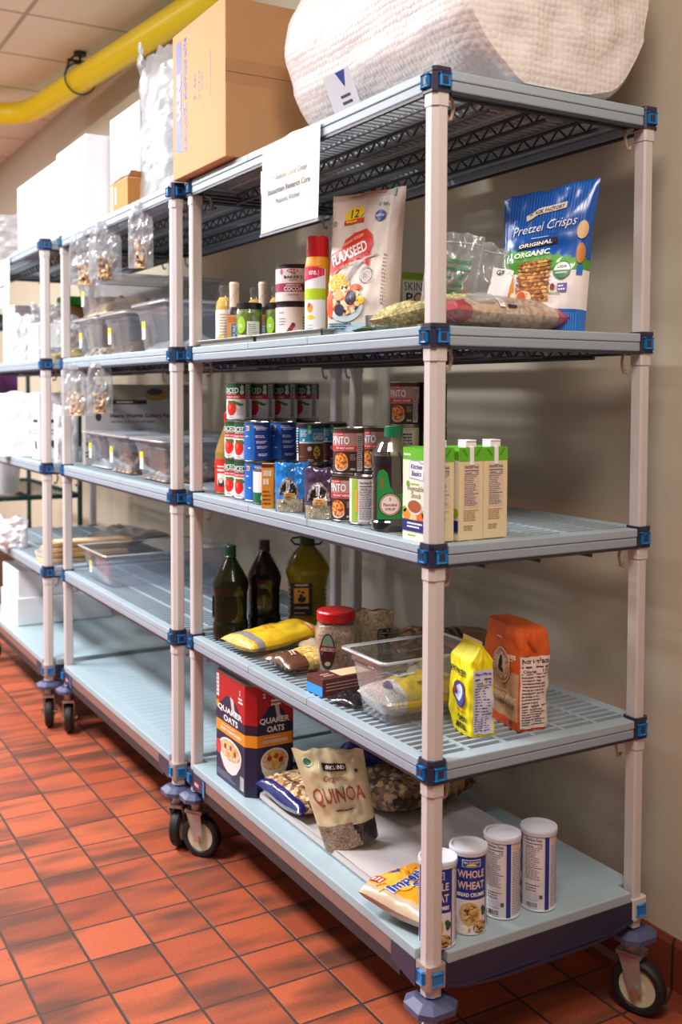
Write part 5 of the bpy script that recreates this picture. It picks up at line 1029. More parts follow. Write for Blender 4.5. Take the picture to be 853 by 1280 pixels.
# quinoa pouch
t = thing('quinoa_bag', 'beige standing quinoa pouch with seeds showing at its foot', 'bag', (.092, .472, ZP+.001), (-.12, -.26, K+.08))
def mq(a, b):
    if b < .24 and (a < .66-(b-.1)*.5): return 'quinoa_seed'
    if b < .22: return 'black_film'
    return 'cream_film'
m, S = standup(.172, .238, .095, mq, seed=77, wr=.006, slope=-.05, taper=.2, ears=.02, bottom=.85, side='cream_film', nu=30, nv=40); m.build('pouch', t)
m = MB(); poly(m, S, [(-.026, .186), (.034, .184), (.034, .203), (-.026, .205)], C(44, 24, 26), 1); text(m, S, 'KIRKLAND', .004, .1945, w=.052, h=.010, m=WH, l=2, cut=.012); text(m, S, 'Organic', .0, .166, w=.06, h=.018, m=C(150, 60, 50), l=1, shear=.3, bold=0); text(m, S, 'QUINOA', .0, .126, w=.138, h=.042, m=C(160, 70, 56), l=2, bold=.015, cut=.012)
lines(m, S, -.02, .088, .05, .094, 1, C(90, 60, 50), 1, .6); oval(m, S, -.058, .208, .010, .012, C(50, 120, 80), 1, 16); ring(m, S, -.058, .208, .0095, .0115, C(226, 230, 220), 2)
st = []
for k in range(10): r_ = .007 if k % 2 == 0 else .003; st.append((.058+r_*cos(pi/2+k*pi/5), .184+r_*sin(pi/2+k*pi/5)))
poly(m, S, st, C(60, 54, 44), 1); m.build('printed_front', t)
# sugar bag
def msg(a, b): return C(236, 150, 30) if a > .12 else 'tan_film'
t = thing('sugar_bag', 'orange bag of brown sugar lying half behind the near front post', 'bag', (.104, .050, ZB+.034), (-pi/2+.06, .05, .34)); m, S = pillow(.205, .195, .060, msg, seed=81, e1=.28, e2=.28, ears=.02, side='tan_film'); m.build('bag', t)
m = MB(); ob = C(244, 176, 60); oval(m, S, -.04, .135, .03, .04, ob, 0)
for k in range(9): a = pi*.15+k*pi*.09; poly(m, S, [(-.02, .12), (-.02+.08*cos(a), .12+.07*sin(a)), (-.02+.08*cos(a+.09), .12+.07*sin(a+.09))], ob, 0)
bl = C(30, 70, 160)
text(m, S, 'Imperial', -.012, .1210, w=.142, h=.034, m=WH, l=1, bold=.06, cut=.012); text(m, S, 'Imperial', -.012, .121, w=.138, h=.032, m=bl, l=2, bold=.035, cut=.012); text(m, S, 'Sugar', .012, .0885, w=.092, h=.030, m=WH, l=3, bold=.06, cut=.012); text(m, S, 'Sugar', .012, .0885, w=.088, h=.028, m=bl, l=4, bold=.035, cut=.012)
poly(m, S, [(-.02, .160), (.01, .160), (.014, .176), (.004, .168), (-.005, .180), (-.014, .168), (-.024, .176)], bl, 2); rect(m, S, -.075, .155, -.05, .185, C(200, 60, 50), 1); lines(m, S, -.073, .157, -.052, .183, 3, WH, 2, .5)
poly(m, S, [(-.055, .035), (-.03, .07), (.08, .076), (.08, .05), (-.05, .048)], C(216, 60, 44), 2); poly(m, S, [(-.055, .022), (-.05, .048), (.08, .050), (.08, .024)], C(140, 50, 34), 2); text(m, S, 'LIGHT BROWN', .015, .037, w=.09, h=.010, m=C(240, 220, 190), l=3, cut=.02); oval(m, S, .0, .008, .02, .007, C(70, 34, 30), 2, 14); m.build('printed_front', t)
# bread crumb canisters
def canister(px, py, rz, lb, dz=0):
    p = stand(px, py, ZB, .0395); t = thing('crumb_canister', lb, 'canister', (p.x, p.y, ZB+.0004), rz, 'tall white lidded canisters of bread crumbs'); h = .176; r = .0385; m = MB()
    m.lathe([(r-.001, 0), (r+.001, .001), (r+.001, .004), (r, .005), (r, h)], C(216, 214, 218), 40); m.disc(r-.001, 0, 'can_metal', 40, up=False); m.build('tube', t)
    m = MB(); lm = C(206, 208, 218); m.lathe([(r+.0025, h-.008), (r+.003, h), (r+.0018, h+.004), (r-.002, h+.004), (r-.004, h+.0005), (r-.012, h)], lm, 40); m.disc(r-.012, h, lm, 40); m.build('lid', t)
    l = MB(); S = round_(r+.0001); b_, w = C(26, 50, 140), C(224, 220, 222)
    rect(l, S, -.036, .076, .036, h-.008, b_, 0, .005); rect(l, S, -.036, .005, .036, .076, w, 0, .005); rect(l, S, -.043, .005, -.036, h-.008, b_, 1, .005); rect(l, S, .036, .005, .0385, h-.008, b_, 1, .005)
    rect(l, S, -.020, .146, .020, .162, C(220, 226, 240), 1, .006); rect(l, S, -.0185, .1475, .0185, .1605, C(50, 80, 150), 2, .006); text(l, S, 'HILL COUNTRY', 0, .156, w=.033, h=.004, m=WH, l=3, cut=.008); oval(l, S, 0, .149, .011, .0045, C(240, 220, 80), 3, 14, 0, pi)
    text(l, S, 'WHOLE', 0, .131, w=.060, h=.0165, m=C(226, 200, 180), l=1, cut=.006, bold=.025); text(l, S, 'WHEAT', 0, .107, w=.060, h=.0165, m=C(226, 200, 180), l=1, cut=.006, bold=.025); text(l, S, 'BREAD CRUMBS', 0, .087, w=.062, h=.0085, m=WH, l=1, cut=.008, bold=.03)
    oval(l, S, -.003, .046, .0225, .025, C(206, 170, 110), 1, 24); oval(l, S, -.003, .047, .0175, .019, 'crumb_print', 2, 24); oval(l, S, .020, .017, .016, .014, 'crumb_print', 2, 18); oval(l, S, -.018, .013, .018, .009, 'nut_mix', 2, 18)
    for a, q in ((.026, .056), (.031, .051), (.028, .046)): oval(l, S, a, q, .005, .006, C(40, 90, 40), 3, 10)
    # back: nutrition panel, blue stripe, small print
    u0 = .048; ui = C(90, 86, 100)
    nutri(l, S, u0, .066, u0+.044, h-.010, ink=ui, paper=w, l=0, cut=.008); lines(l, S, u0+.004, .044, u0+.04, .062, 3, ui, 1, .3, 3); rect(l, S, u0+.006, .026, u0+.034, .042, C(200, 198, 214), 1); rect(l, S, u0+.036, .030, u0+.043, .038, ui, 1); barcode(l, S, u0+.006, .008, u0+.034, .022)
    rect(l, S, u0+.048, .005, u0+.058, h-.008, b_, 1, .005); lines(l, S, u0+.062, .010, u0+.098, h-.026, 26, C(150, 146, 154), 1, .4, 9, False); rect(l, S, u0+.062, h-.022, u0+.094, h-.014, C(220, 180, 150), 1, .008)
    l.build('paper_label', t); return t
canister(549, 1188, K-.25, 'bread crumb canister seen on both sides of the near front post, nearest of four')
canister(588, 1170, K+.05, 'bread crumb canister showing its blue front, second from the left')
r_ = .0386
canister(631, 1151, K-.093/r_, 'white backed canister, the third of four from the left'); canister(677, 1141, K-.089/r_, 'rightmost canister, seen from its white back')
# ------------------------------------------------------------------ on top of the nearest rack
def bubble_mat():
    m = mat('bubble_wrap', (226, 220, 218), .22, coat=.3, var=.02); N, L = nodes(m); b = N['Principled BSDF']
    b.inputs['Subsurface Weight'].default_value = .0
    tc = N.new('ShaderNodeTexCoord'); v = N.new('ShaderNodeTexVoronoi'); v.inputs['Scale'].default_value = 70; v.inputs['Randomness'].default_value = .25
    L.new(tc.outputs['Object'], v.inputs['Vector']); n = N.new('ShaderNodeTexNoise'); n.inputs['Scale'].default_value = 9; n.inputs['Detail'].default_value = 4; L.new(tc.outputs['Object'], n.inputs['Vector'])
    b1 = N.new('ShaderNodeBump'); b1.invert = True; b1.inputs['Strength'].default_value = .55; b1.inputs['Distance'].default_value = .004; L.new(v.outputs['Distance'], b1.inputs['Height'])
    b2 = N.new('ShaderNodeBump'); b2.inputs['Strength'].default_value = .4; b2.inputs['Distance'].default_value = .02; L.new(n.outputs['Fac'], b2.inputs['Height']); L.new(b1.outputs['Normal'], b2.inputs['Normal'])
    L.new(b2.outputs['Normal'], b.inputs['Normal'])
bubble_mat()
RC, RR_, RL = Vector((.318, -.008, 2.070)), .280, .76
t = thing('bubble_wrap_roll', 'huge roll of bubble wrap lying on top of the nearest rack', 'roll', tuple(RC))
def roll(a, b):
    an = 2*pi*a; y = b*RL; n = noise.noise(Vector((cos(an)*1.6, sin(an)*1.6, y*3)))*.018+noise.noise(Vector((cos(an)*5, sin(an)*5, y*9)))*.006
    end = min(1, min(b, 1-b)*14); r = RR_*(.93+.07*end**.5)+n
    z = r*sin(an); z = max(z, -RR_*.90+.004*sin(y*20)); x = r*cos(an)*(1.0+(.035 if sin(an) < -.4 else 0))
    return Vector((x, y, z+RR_*.90+.0045))
m = MB(); m.grid(roll, 84, 60, 'bubble_wrap', flip=True); m.build('wrap_layers', t)
def endcap(a, b):
    e = roll(a, 0); c = Vector((0, -.012, RR_*.9)); k = b; an = 2*pi*a
    p = c.lerp(e, k); p.y += .0009*sin(k*150+an)*(k < .98)+noise.noise(Vector((cos(an)*k*4, sin(an)*k*4, 0)))*.012*(1-k**6)-.012*(1-k*k); return p
m = MB(); m.grid(endcap, 84, 44, 'bubble_wrap'); m.build('roll_end', t)
def endcap2(a, b): e = roll(a, 1); c = Vector((0, RL, RR_*.9)); return c.lerp(e, b)
m = MB(); m.grid(endcap2, 60, 12, 'bubble_wrap', flip=True); m.build('roll_end', t)
m = MB()
def flap(a, b):
    y = .70+.055*a+.02*noise.noise(Vector((a*6, b*6, 3))); z = .012+.36*b; yy = z-RR_*.9; x = -sqrt(max(0, RR_**2*1.09-yy**2)) if abs(yy) < RR_*1.04 else 0
    return Vector((x*1.02-.006, y+.03*(1-b), z))
pass
m = MB(); rect(m, plane((-RR_+.017, .50, .030), (0, -1, .0), (-.38, 0, .9)), 0, 0, .12, .09, C(206, 206, 212), 12); S = plane((-RR_+.017, .50, .030), (0, -1, 0), (-.38, 0, .9)); poly(m, S, [(.058, .088), (.098, .088), (.080, .052)], C(26, 40, 140), 14); lines(m, S, .05, .01, .11, .04, 2, C(60, 60, 70), 14, .4); m.build('sticker', t)
# shipping carton straddling two racks
bx, by, bz, bw, bl, bh = -.048, .922, 2.0745, .40, .395, .43
t = thing('shipping_carton', 'big brown shipping carton with blue band, standing across two racks', 'box', (bx, by, bz))
m = MB(); m.box(0, 0, 0, bw, bl, bh, 'cardboard', .003); m.build('carton', t)
m = MB(); Sl = plane((0, bl, 0), (0, -1, 0), (0, 0, 1)); Sr = plane((0, 0, 0), (1, 0, 0), (0, 0, 1)); bl_ = C(70, 68, 150)
rect(m, Sl, .030, .075, .072, .40, bl_, 0); text(m, Sl, 'ULINE', .053, .238, w=.135, h=.030, m=C(206, 180, 160), l=2, rot=pi/2, bold=.05)
text(m, Sl, 'INSULATED SHIPPING KITS', .104, .235, w=.33, h=.022, m=bl_, l=1, rot=pi/2, bold=.04); text(m, Sl, 'S-7360', .175, .24, w=.075, h=.016, m=C(96, 90, 150), l=1, rot=pi/2, bold=.02); text(m, Sl, '12 x 10 x 9"', .21, .24, w=.085, h=.012, m=C(96, 90, 150), l=1, rot=pi/2); text(m, Sl, 'EXTERIOR', .232, .245, w=.05, h=.009, m=C(120, 110, 150), l=1, rot=pi/2); text(m, Sl, 'uline.com 1-800-295-5510', .29, .25, w=.13, h=.010, m=C(150, 120, 110), l=1, rot=pi/2)
m.build('printed_side', t)
m = MB(); rect(m, Sr, .0, .20, bw, .265, 'cardboard_tape', 0); rect(m, Sr, 0, .228, bw, .2295, 'brown_card', 1); m.build('tape', t)
# paper notices in clear sleeves
def notice(name, label, x, ya, yb, z0, z1, ltx):
    w = ya-yb; t = thing(name, label, 'sign', (x, ya, z0), 0, 'paper notices hung on the racks'); h = z1-z0
    m = MB(); m.grid(lambda a, b: Vector((-.004*sin(pi*a)-.006*(1-b), -a*w, .008+b*(h-.012))), 10, 8, 'white_paper'); m.build('paper', t)
    m = MB(); m.grid(lambda a, b: Vector((-.004*sin(pi*a)-.006*(1-b)-.002, -a*w+.004*(a*2-1)*-1, b*h)), 10, 8, 'sleeve'); m.box(-.0085, -w-.003, .0, -.0065, .003, .006, 'rim_plastic'); m.build('plastic_sleeve', t)
    m = MB(); S = lambda u, v, hh: Vector((-.004*sin(pi*min(1, max(0, u/w)))-.006*(1-v/h)-.0006-hh, -u, v))
    ink = C(46, 44, 50)
    for s_, v, ww, hh, b_ in ltx: text(m, S, s_, w*.5, h*v, w=w*ww, h=hh, m=ink, l=0, bold=b_)
    m.build('lettering', t); return t
LT = [('MD Anderson Cancer Center', .60, .64, .014, 0), ('Bionutrition Research Core', .46, .74, .015, .022), ('Metabolic Kitchen', .34, .42, .013, 0)]
notice('paper_sign', 'white paper sign in clear sleeve hanging from the top shelf of the nearest rack', -.0245, .737, .431, 1.833, 2.064, LT)
notice('paper_sign', 'white paper sign hanging from the farthest rack at the left edge', R3.x-.0245, 3.56, 3.255, 1.82, 2.06, LT)
# ------------------------------------------------------------------ on top of the middle rack
def wbox(name, label, x, y, z, w, l, h, group=None, marks=(), c='white_card'):
    t = thing(name, label, 'box', (x, y, z), 0, group); m = MB(); m.box(0, 0, 0, w, l, h, c, .004); m.build('carton', t)
    if marks:
        m = MB(); S = plane((0, l, 0), (0, -1, 0), (0, 0, 1)); ink = C(86, 104, 150)
        for kind, u, v, s_ in marks:
            if kind == 'arrow': rect(m, S, u-.002*s_, v, u+.002*s_, v+.055*s_, ink, 0); poly(m, S, [(u-.010*s_, v+.05*s_), (u+.010*s_, v+.05*s_), (u, v+.075*s_)], ink, 0)
            elif kind == 'text': lines(m, S, u, v, u+.09*s_, v+.03*s_, 2, C(150, 156, 186), 0, .5, 3)
            elif kind == 'frag': text(m, S, 'FRAGILE', u, v, w=.085*s_, h=.018*s_, m=C(130, 140, 180), l=0)
            elif kind == 'panel': lines(m, S, u, v, u+.10*s_, v+.12*s_, 6, C(196, 198, 208), 0, .5, 5)
        m.build('printed_side', t)
    return t
wbox('white_carton', 'white carton with arrow marks on the middle rack, farthest of three', -.045, 2.672, 2.0705, .42, .70, .325, 'white cartons on top of the middle rack', [('panel', .07, .19, 1), ('panel', .05, .04, 1), ('arrow', .27, .02, 1.2), ('arrow', .04, .02, .8), ('arrow', .40, .12, 1.2), ('frag', .50, .14, 1.2), ('arrow', .60, .14, 1.2)])
wbox('white_carton', 'white carton with arrow marks on the middle rack, the one in between', -.045, 2.243, 2.0705, .42, .424, .345, 'white cartons on top of the middle rack', [('arrow', .10, .12, 1.2), ('frag', .20, .135, 1.2), ('arrow', .33, .14, 1.2)])
t = wbox('white_carton', 'taller white carton behind the small kraft box', .045, 1.89, 2.0705, .42, .34, .40, 'white cartons on top of the middle rack', [('arrow', .06, .10, 1), ('arrow', .30, .10, 1.1), ('frag', .18, .12, 1)])
wbox('brown_carton_box', 'brown carton edge showing above the white cartons', .40, 2.45, 2.0705, .14, .22, .40, None, (), 'kraft_box')
t = thing('kraft_box', 'small open kraft box standing in front of the white cartons', 'box', (-.03, 1.80, 2.0705), 0); m = MB(); m.box(0, 0, 0, .065, .21, .105, 'kraft_box', .002); m.build('carton', t)
m = MB(); m.add([(0, 0, .105), (0, .21, .105), (.03, .16, .135), (.03, .02, .125)], [(0, 1, 2, 3)], 'brown_card'); m.add([(0, 0, .106), (0, .21, .106), (.03, .16, .137), (.03, .02, .127)], [(3, 2, 1, 0)], 'kraft_box'); m.add([(.0, .0, .105), (.065, 0, .105), (.055, -.012, .125), (.01, -.01, .128)], [(0, 1, 2, 3)], 'kraft_box'); m.build('flap', t)
m = MB(); S = plane((0, .21, 0), (0, -1, 0), (0, 0, 1)); rect(m, S, .02, .01, .05, .1, C(226, 196, 160), 0); rect(m, S, .07, .03, .09, .09, C(226, 200, 170), 0); m.build('tape', t)
# sleeve of clear trays
t = thing('tray_stack', 'tall stack of clear plastic trays wrapped in film beside the big carton', 'stack of trays', (.02, 1.47, 2.0705), 0); 
m = MB(); m.box(.02, .02, 0, .33, .33, .012, 'tray_clear', .004); m.build('tray', t)
for k in range(8):
    m = MB(); z = .012+.052*k; tt = .05
    b0 = [(.03, .03), (.32, .03), (.32, .32), (.03, .32)]; b1 = [(.008, .008), (.342, .008), (.342, .342), (.008, .342)]
    vs = [(p[0], p[1], z) for p in b0]+[(p[0], p[1], z+tt) for p in b1]; m.add(vs, [(i, (i+1) % 4, 4+(i+1) % 4, 4+i) for i in range(4)]+[(3, 2, 1, 0)], 'tray_clear')
    m.tube([(p[0], p[1], z+tt) for p in b1+b1[:1]], .0035, 'rim_plastic', 6); m.build('tray', t)
def wr_(a, b):
    an = 2*pi*a; c, s = cos(an), sin(an); k = (abs(c)**5+abs(s)**5)**(-1/5); r = .192*(1-.12*max(0, b-.86)/.14)
    n = noise.noise(Vector((c*4, s*4, b*9)))*.008+noise.noise(Vector((c*13, s*13, b*26)))*.003
    return Vector((.175+(r*k+n)*c, .175+(r*k+n)*s, .002+b*.50+(noise.noise(Vector((c*3, s*3, 8)))*.05 if b > .98 else 0)))
m = MB(); m.grid(wr_, 60, 60, 'wrap_film'); m.grid(lambda a, b: Vector((.175+(wr_(a, .999).x-.175)*b, .175+(wr_(a, .999).y-.175)*b, wr_(a, 1).z*b+.49*(1-b)+noise.noise(Vector((a*9, b*7, 2)))*.02)), 40, 8, 'wrap_film')
m.grid(lambda a, b: Vector((.0-.02*b+.02*noise.noise(Vector((a*5, b*5, 1))), .27+.07*a*(1-b*.6), .42+.13*b)), 8, 8, 'wrap_film'); m.build('film_wrap', t)
# ------------------------------------------------------------------ small bags hanging from the middle rack
def hang(x, y, ztop, h, w, content, seed, label, rz, grp, clean=False):
    t = thing('hanging_bag', label, 'small bag', (x-.022, y, ztop-h), rz, grp); m = MB()
    m, S = standup(w, h, .035, 'zip_bag', seed=seed, wr=.006, ears=-.25, bottom=.4); m.build('bag_film', t)
    c, _ = standup(w*.72, h*.42, .030, content, seed=seed+2, wr=.006, top=.3, bottom=.7, ears=.2); c.build('contents', t)
    c = MB(); c.box(-w*.3, -.004, h-.018, w*.3, .004, h, 'rim_plastic', .001); c.build('tape', t); return t
HB = 'small sample bags hanging from the middle rack'
hang(R2.x, 2.23, 2.045, .205, .10, 'nut_mix', 91, 'hanging bag of golden nuts, farthest of three under the top shelf', K, HB)
hang(R2.x, 1.985, 2.045, .205, .095, 'granola', 94, 'hanging bag of pale and brown nuts, middle of three under the top shelf', K, HB)
hang(R2.x, 1.60, 2.055, .215, .070, 'nut_mix', 97, 'narrow hanging bag of nuts, nearest of three under the top shelf', K-.2, HB)
hang(R2.x, 2.365, 1.54, .20, .105, 'peanuts', 99, 'hanging bag of peanuts below the second shelf, the wider one', K, HB)
hang(R2.x, 2.06, 1.54, .185, .075, 'nut_mix', 103, 'hanging bag of nuts below the second shelf, the narrower one', K+.2, HB)
# ------------------------------------------------------------------ clear bins of the middle rack
def label_on(t, S, u, v, w=.03, h=.055):
    m = MB(); rect(m, S, u, v, u+w, v+h, C(236, 234, 226), 2, .05); rect(m, S, u, v+h*.62, u+w, v+h, C(236, 206, 40), 3, .05); lines(m, S, u+.003, v+.005, u+w-.003, v+h*.5, 3, C(150, 150, 150), 3, .4); m.build('label', t)
def lump(t, x0, y0, x1, y1, z0, h, m_, seed):
    m = MB()
    def P(a, b):
        k = (4*a*(1-a)*4*b*(1-b))**.3; return Vector((x0+(x1-x0)*a, y0+(y1-y0)*b, z0+h*k*(.62+.9*noise.noise(Vector((a*6+seed, b*6, seed))))))
    m.grid(P, 22, 22, m_); m.build('contents', t)
def bin_(level, y0, w, d, h, x0, lb, grp, cont=None, seed=0, lid=True, dz=0, lu=.09):
    t = foodpan('clear_bin', lb, (R2.x+x0, y0, level+dz), 0, d, w, h, grp, lid=lid)
    label_on(t, plane((.0045+.003, w, 0), (0, -1, 0), (0, 0, 1)), w*.30, h*.28, .034, min(.06, h*.5))
    if cont: lump(t, .03, .03, d-.04, w-.03, .004, h*cont[1], cont[0], seed)
    return t
G2, G3 = 'lidded clear bins on the second shelf of the middle rack', 'lidded clear bins on the third shelf of the middle rack'
bin_(Z2, 2.26, .33, .50, .150, .02, 'clear bin under the stacked bin, at the far end', G2, ('nut_mix', .35), 1)
bin_(Z2, 1.90, .30, .50, .150, .02, 'clear bin with brown contents, middle of the lower three', G2, ('brown_card', .45), 2)
bin_(Z2, 1.50, .33, .50, .160, .02, 'clear bin nearest the near post of the middle rack', G2, ('grey_card', .35), 3)
bin_(Z2, 2.17, .36, .52, .150, .01, 'clear bin stacked on top of the others, with tan bags inside', G2, ('sample_bags', .55), 4, dz=.161)
bin_(Z3, 2.24, .28, .46, .140, .04, 'farthest lidded bin, in front of the cutlery carton', G3, ('grey_card', .3), 5)
bin_(Z3, 1.935, .28, .46, .140, .03, 'middle lidded bin on the third shelf, brown nuts inside', G3, ('dark_granola', .7), 6)
bin_(Z3, 1.53, .33, .46, .140, .02, 'nearest lidded bin on the third shelf, behind the near post', G3, ('dark_granola', .4), 7)
# cutlery carton
y0_, y1_ = 2.02, 2.58
t = thing('cutlery_carton', 'large grey and white cutlery carton standing behind the lidded bins', 'box', (.50, y0_, Z3), 0)
yc = 2.56; 
bpy.data.objects.remove(t)
t = thing('cutlery_carton', 'large grey and white cutlery carton standing behind the lidded bins', 'box', (R2.x+.06, 2.535, Z3), -.06)
m = MB(); m.box(0, 0, 0, .48, .05, .335, 'grey_card', .002); m.build('carton', t)
m = MB(); S = plane((0, 0, 0), (1, 0, 0), (0, 0, 1)); ink = C(50, 48, 52); poly(m, S, [(.0, .22), (.05, .245), (.10, .235), (.14, .26), (.19, .25), (.24, .285), (.33, .27), (.42, .30), (.48, .29), (.48, .335), (0, .335)], C(150, 140, 122), 0)
rect(m, S, .10, .252, .26, .270, C(40, 38, 40), 1); lines(m, S, .13, .256, .23, .266, 1, C(190, 190, 190), 2, .6); lines(m, S, .11, .224, .14, .231, 1, ink, 1, .6); text(m, S, 'Heavy Weight Cutlery Packs', .245, .202, w=.28, h=.020, m=ink, l=1, bold=.03); text(m, S, 'with Fork, Knife, Spoon and Napkin', .20, .178, w=.19, h=.010, m=ink, l=1)
oval(m, S, .300, .292, .05, .026, C(170, 120, 60), 1); oval(m, S, .295, .304, .035, .014, C(70, 60, 66), 2); text(m, S, '500', .02, .09, w=.035, h=.014, m=ink, l=1); oval(m, S, .055, .20, .012, .018, ink, 1, 14); lines(m, S, .0, .03, .05, .06, 2, ink, 1, .4); m.build('printed_side', t)
# big clear pan, open
t = foodpan('clear_pan', 'large empty clear food pan on the fourth shelf of the middle rack', (R2.x+.0, 2.09, Z4), 0, .545, .36, .125)
label_on(t, plane((.012, .36, 0), (0, -1, 0), (0, 0, 1)), .13, .035, .03, .045)
# flat kraft packs behind the pan
for k in range(4):
    o = MB(); o.box(0, 0, 0, .36, .12, .020, 'cardboard' if k % 2 else C(214, 186, 140), .004); o.box(.03, .02, .020, .33, .10, .0215, C(226, 206, 170), .0005); ob_ = o.build('flat_pack')
    tag(ob_, ('lowest', 'second lowest', 'second from the top', 'topmost')[k]+' tan flat pack in the pile left of the large clear pan', 'packet', 'pile of tan flat packs', (-.085+.012*k, 2.775+.006*k, Z4+.0225*k), .05*(-1)**k)
# ------------------------------------------------------------------ far rack
t = foodpan('clear_pan', 'shallow clear tray corner showing on the far rack behind the posts', (R3.x+.02, 2.76, Z2), 0, .35, .20, .05); 
lump(t, .03, .03, .3, .17, .004, .05, 'pasta', 9)
def sack(name, label, loc, rz, W, H, T, mt, seed, cat='bag', group=None, wr=.012, bottom=.7, top=.1):
    t = thing(name, label, cat, loc, rz, group); m, S = standup(W, H, T, mt, seed=seed, wr=wr, bottom=bottom, top=top, ears=.05); m.build('bag', t); return t, S
mat('sample_bagsx', (190, 140, 90), .5); mat('jug_pink', (232, 196, 196), .4); mat('green_lidp', (60, 170, 70), .4); mat('purple_box', (96, 44, 96), .5); mat('dark_green_paint', (24, 60, 58), .45)
t = thing('white_tub', 'white and pink tub on the second shelf of the far rack', 'tub', (-.03, 3.02, Z2), 0); m = MB(); m.box(-.03, -.05, 0, .10, .10, .17, C(222, 226, 226), .012); m.build('tub_body', t); m = MB(); m.box(-.035, .02, 0, -.029, .09, .15, 'jug_pink', .001); m.build('pink_panel', t)
sack('white_sack', 'crumpled white plastic bag standing left of the white and pink tub', (-.05, 3.27, Z2), K, .12, .22, .1, 'white_film', 111)
sack('clear_sack', 'crumpled clear bag lying on top of the white and pink tub', (.0, 3.02, Z2+.171), K, .15, .09, .1, 'zip_bag', 113)
sack('clear_sack', 'big bluish clear bag between the two front posts on the far rack', (.10, 2.87, Z2), K, .22, .19, .12, 'wrap_film', 115)
wbox('brown_carton_box', 'dark brown carton at the back of the far rack behind the white tub', .10, 3.22, Z2, .36, .26, .27, None, (), 'brown_card')
wbox('brown_carton_box', 'open tan carton behind the bluish clear bag on the far rack', .20, 2.86, Z2, .30, .20, .29, None, (), 'kraft_box')
wbox('lime_box', 'green and white box behind the hanging sign on the far rack', .0, 3.66, Z2, .30, .26, .30, None, (), 'white_card')
o = MB(); o.box(0, 0, 0, .16, .14, .05, 'green_lidp', .008); tag(o.build('green_tub'), 'small bright green tub on top of the dark brown carton', 'tub', None, (.14, 3.25, Z2+.2705), 0)
# third shelf of the far rack
sack('white_sack', 'large smooth white bag at the left edge on the third shelf', (-.03, 3.33, Z3), K+.1, .26, .30, .16, 'white_film', 121, wr=.006, bottom=.9, top=.35)
t = wbox('milk_carton', 'white carton with a black band beside the white bag, far rack', -.06, 2.94, Z3, .13, .13, .30, None, (), 'white_card'); m = MB(); S = plane((0, .13, 0), (0, -1, 0), (0, 0, 1)); S2 = plane((0, 0, 0), (1, 0, 0), (0, 0, 1))
for q in (S, S2): rect(m, q, .03, .165, .11, .18, BK, 0); lines(m, q, .02, .11, .11, .14, 2, C(120, 116, 120), 0, .4); poly(m, q, [(.05, .09), (.09, .08), (.1, .05), (.07, .045), (.055, .06)], C(60, 56, 60), 0); oval(m, q, .06, .24, .02, .025, C(206, 200, 204), 0, 16)
m.build('printed_side', t)
sack('white_sack', 'tall white bag with a dark twisted top between the front posts', (.02, 2.79, Z3), K, .11, .25, .09, 'white_film', 125, wr=.006, bottom=.9)
o = standup(.06, .06, .05, 'brown_film', seed=127, wr=.008)[0].build('twisted_top'); tag(o, 'dark brown wrapper sitting on the tall white bag', 'wrapper', None, (.02, 2.79, Z3+.245), K)
# fourth shelf of the far rack
sack('foil_bag', 'crumpled silver white bag at the left edge on the fourth shelf', (-.09, 3.36, Z4), K, .16, .14, .12, 'white_film', 131, wr=.02)
t, S = flat('grey_film_sheet', 'folded grey film bag lying across the fourth shelf of the far rack', (.12, 2.97, Z4+.03), -pi/2+.3, .38, .40, .07, 'grey_film', 133, tx=-pi/2+.1, wr=.014, e2=.6)
t = thing('white_bowl', 'small white bowl at the edge of the fourth shelf, far rack', 'bowl', (-.035, 2.87, Z4), 0); m = MB(); m.lathe([(.03, .001), (.04, .002), (.06, .03), (.064, .045), (.060, .044), (.055, .028), (.03, .006), (.001, .005)], 'white_card', 28); m.build('bowl', t)
# bottom shelf of the far rack
wbox('white_carton', 'lower white carton on the bottom shelf of the far rack', -.06, 3.40, ZB+.0008, .47, .36, .135, 'white cartons on the bottom of the far rack', (), 'white_card'); wbox('white_carton', 'upper white carton on the bottom shelf of the far rack', -.05, 3.42, ZB+.1365, .45, .34, .13, 'white cartons on the bottom of the far rack', (), 'white_card')
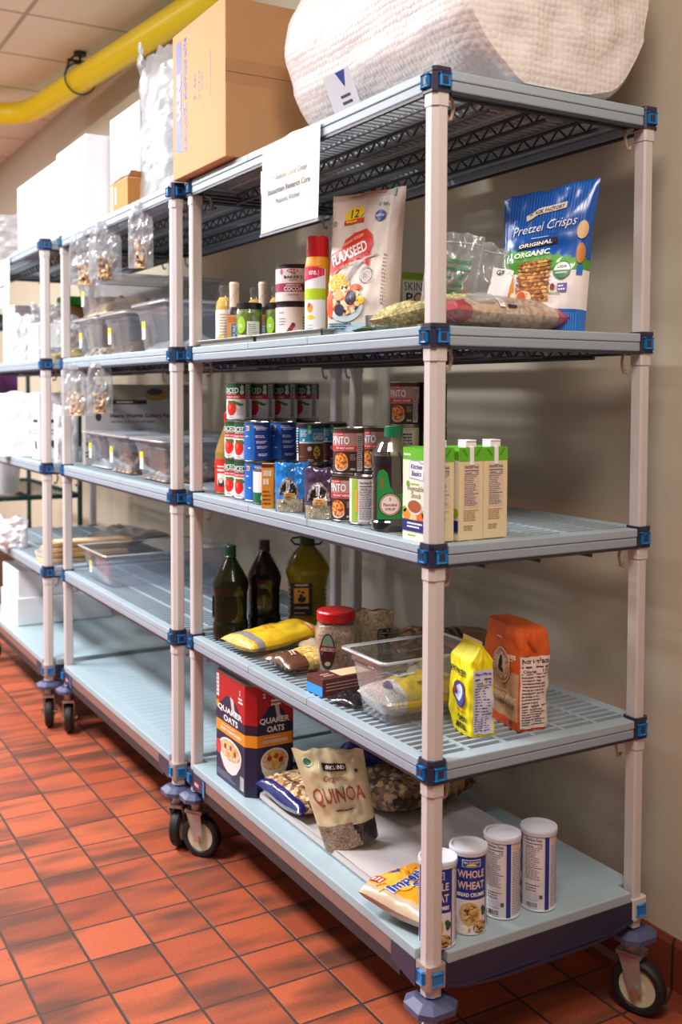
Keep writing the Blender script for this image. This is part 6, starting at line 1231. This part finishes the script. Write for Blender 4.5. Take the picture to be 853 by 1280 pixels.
# top of the far rack
sack('clear_sack', 'heap of crumpled clear film on top of the far rack', (-.04, 3.32, Z1+.003), K, .32, .20, .2, 'wrap_film', 141, wr=.02); o = standup(.12, .10, .08, 'paper_yellow', seed=143, wr=.01)[0].build('yellow_packet'); tag(o, 'yellow packet behind the crumpled film on the far rack', 'packet', None, (.12, 3.25, Z1+.003), K)
# a wire rack farther on with white tubs
t = thing('wire_rack', 'dark green wire rack standing beyond the mobile racks', 'shelving rack', (-.10, 4.10, 0)); m = MB()
for x, y in ((0, 0), (.55, 0), (0, 1.2), (.55, 1.2)): MB().cyl((x, y, 0), (x, y, 1.9), .014, 'dark_green_paint').build('post', t)
for z in (.25, .86, 1.35, 1.85):
    m = MB()
    for k in range(12): m.cyl((0, .1*k+.05, z), (.55, .1*k+.05, z), .0035, 'dark_green_paint', 5)
    for x in (0, .275, .55): m.box(x-.004, 0, z-.025, x+.004, 1.2, z, 'dark_green_paint')
    for y in (0, 1.2): m.box(0, y-.004, z-.025, .55, y+.004, z, 'dark_green_paint')
    m.build('shelf', t)
def tub(x, y, z, lb):
    t = thing('white_tub', lb, 'tub', (x, y, z), 0, 'white tubs on the green wire rack'); m = MB(); m.lathe([(.09, 0), (.10, .004), (.115, .22), (.118, .225)], 'white_card', 28); m.disc(.09, 0, 'white_card', 28, up=False); m.build('tub_body', t); m = MB(); m.lathe([(.12, .22), (.12, .235), (.115, .24)], C(206, 206, 206), 28); m.disc(.115, .24, C(206, 206, 206), 28); m.build('lid', t)
tub(.05, 4.28, .864, 'nearer white tub on the green wire rack'); tub(.03, 4.56, .864, 'farther white tub on the green wire rack')
wbox('brown_carton_box', 'brown carton on the low shelf of the green wire rack', .0, 4.2, .254, .45, .5, .35, None, (), 'brown_card'); wbox('purple_box', 'purple box on the upper shelf of the green wire rack', .02, 4.13, 1.354, .10, .07, .2, None, (), 'purple_box'); wbox('white_carton', 'narrow white carton beside the purple box on the green wire rack', -.02, 4.24, 1.354, .12, .12, .18, None, (), 'white_card'); wbox('brown_carton_box', 'small rust brown carton at the left edge of the green wire rack', -.04, 4.46, 1.354, .12, .12, .15, None, (), 'kraft_box')
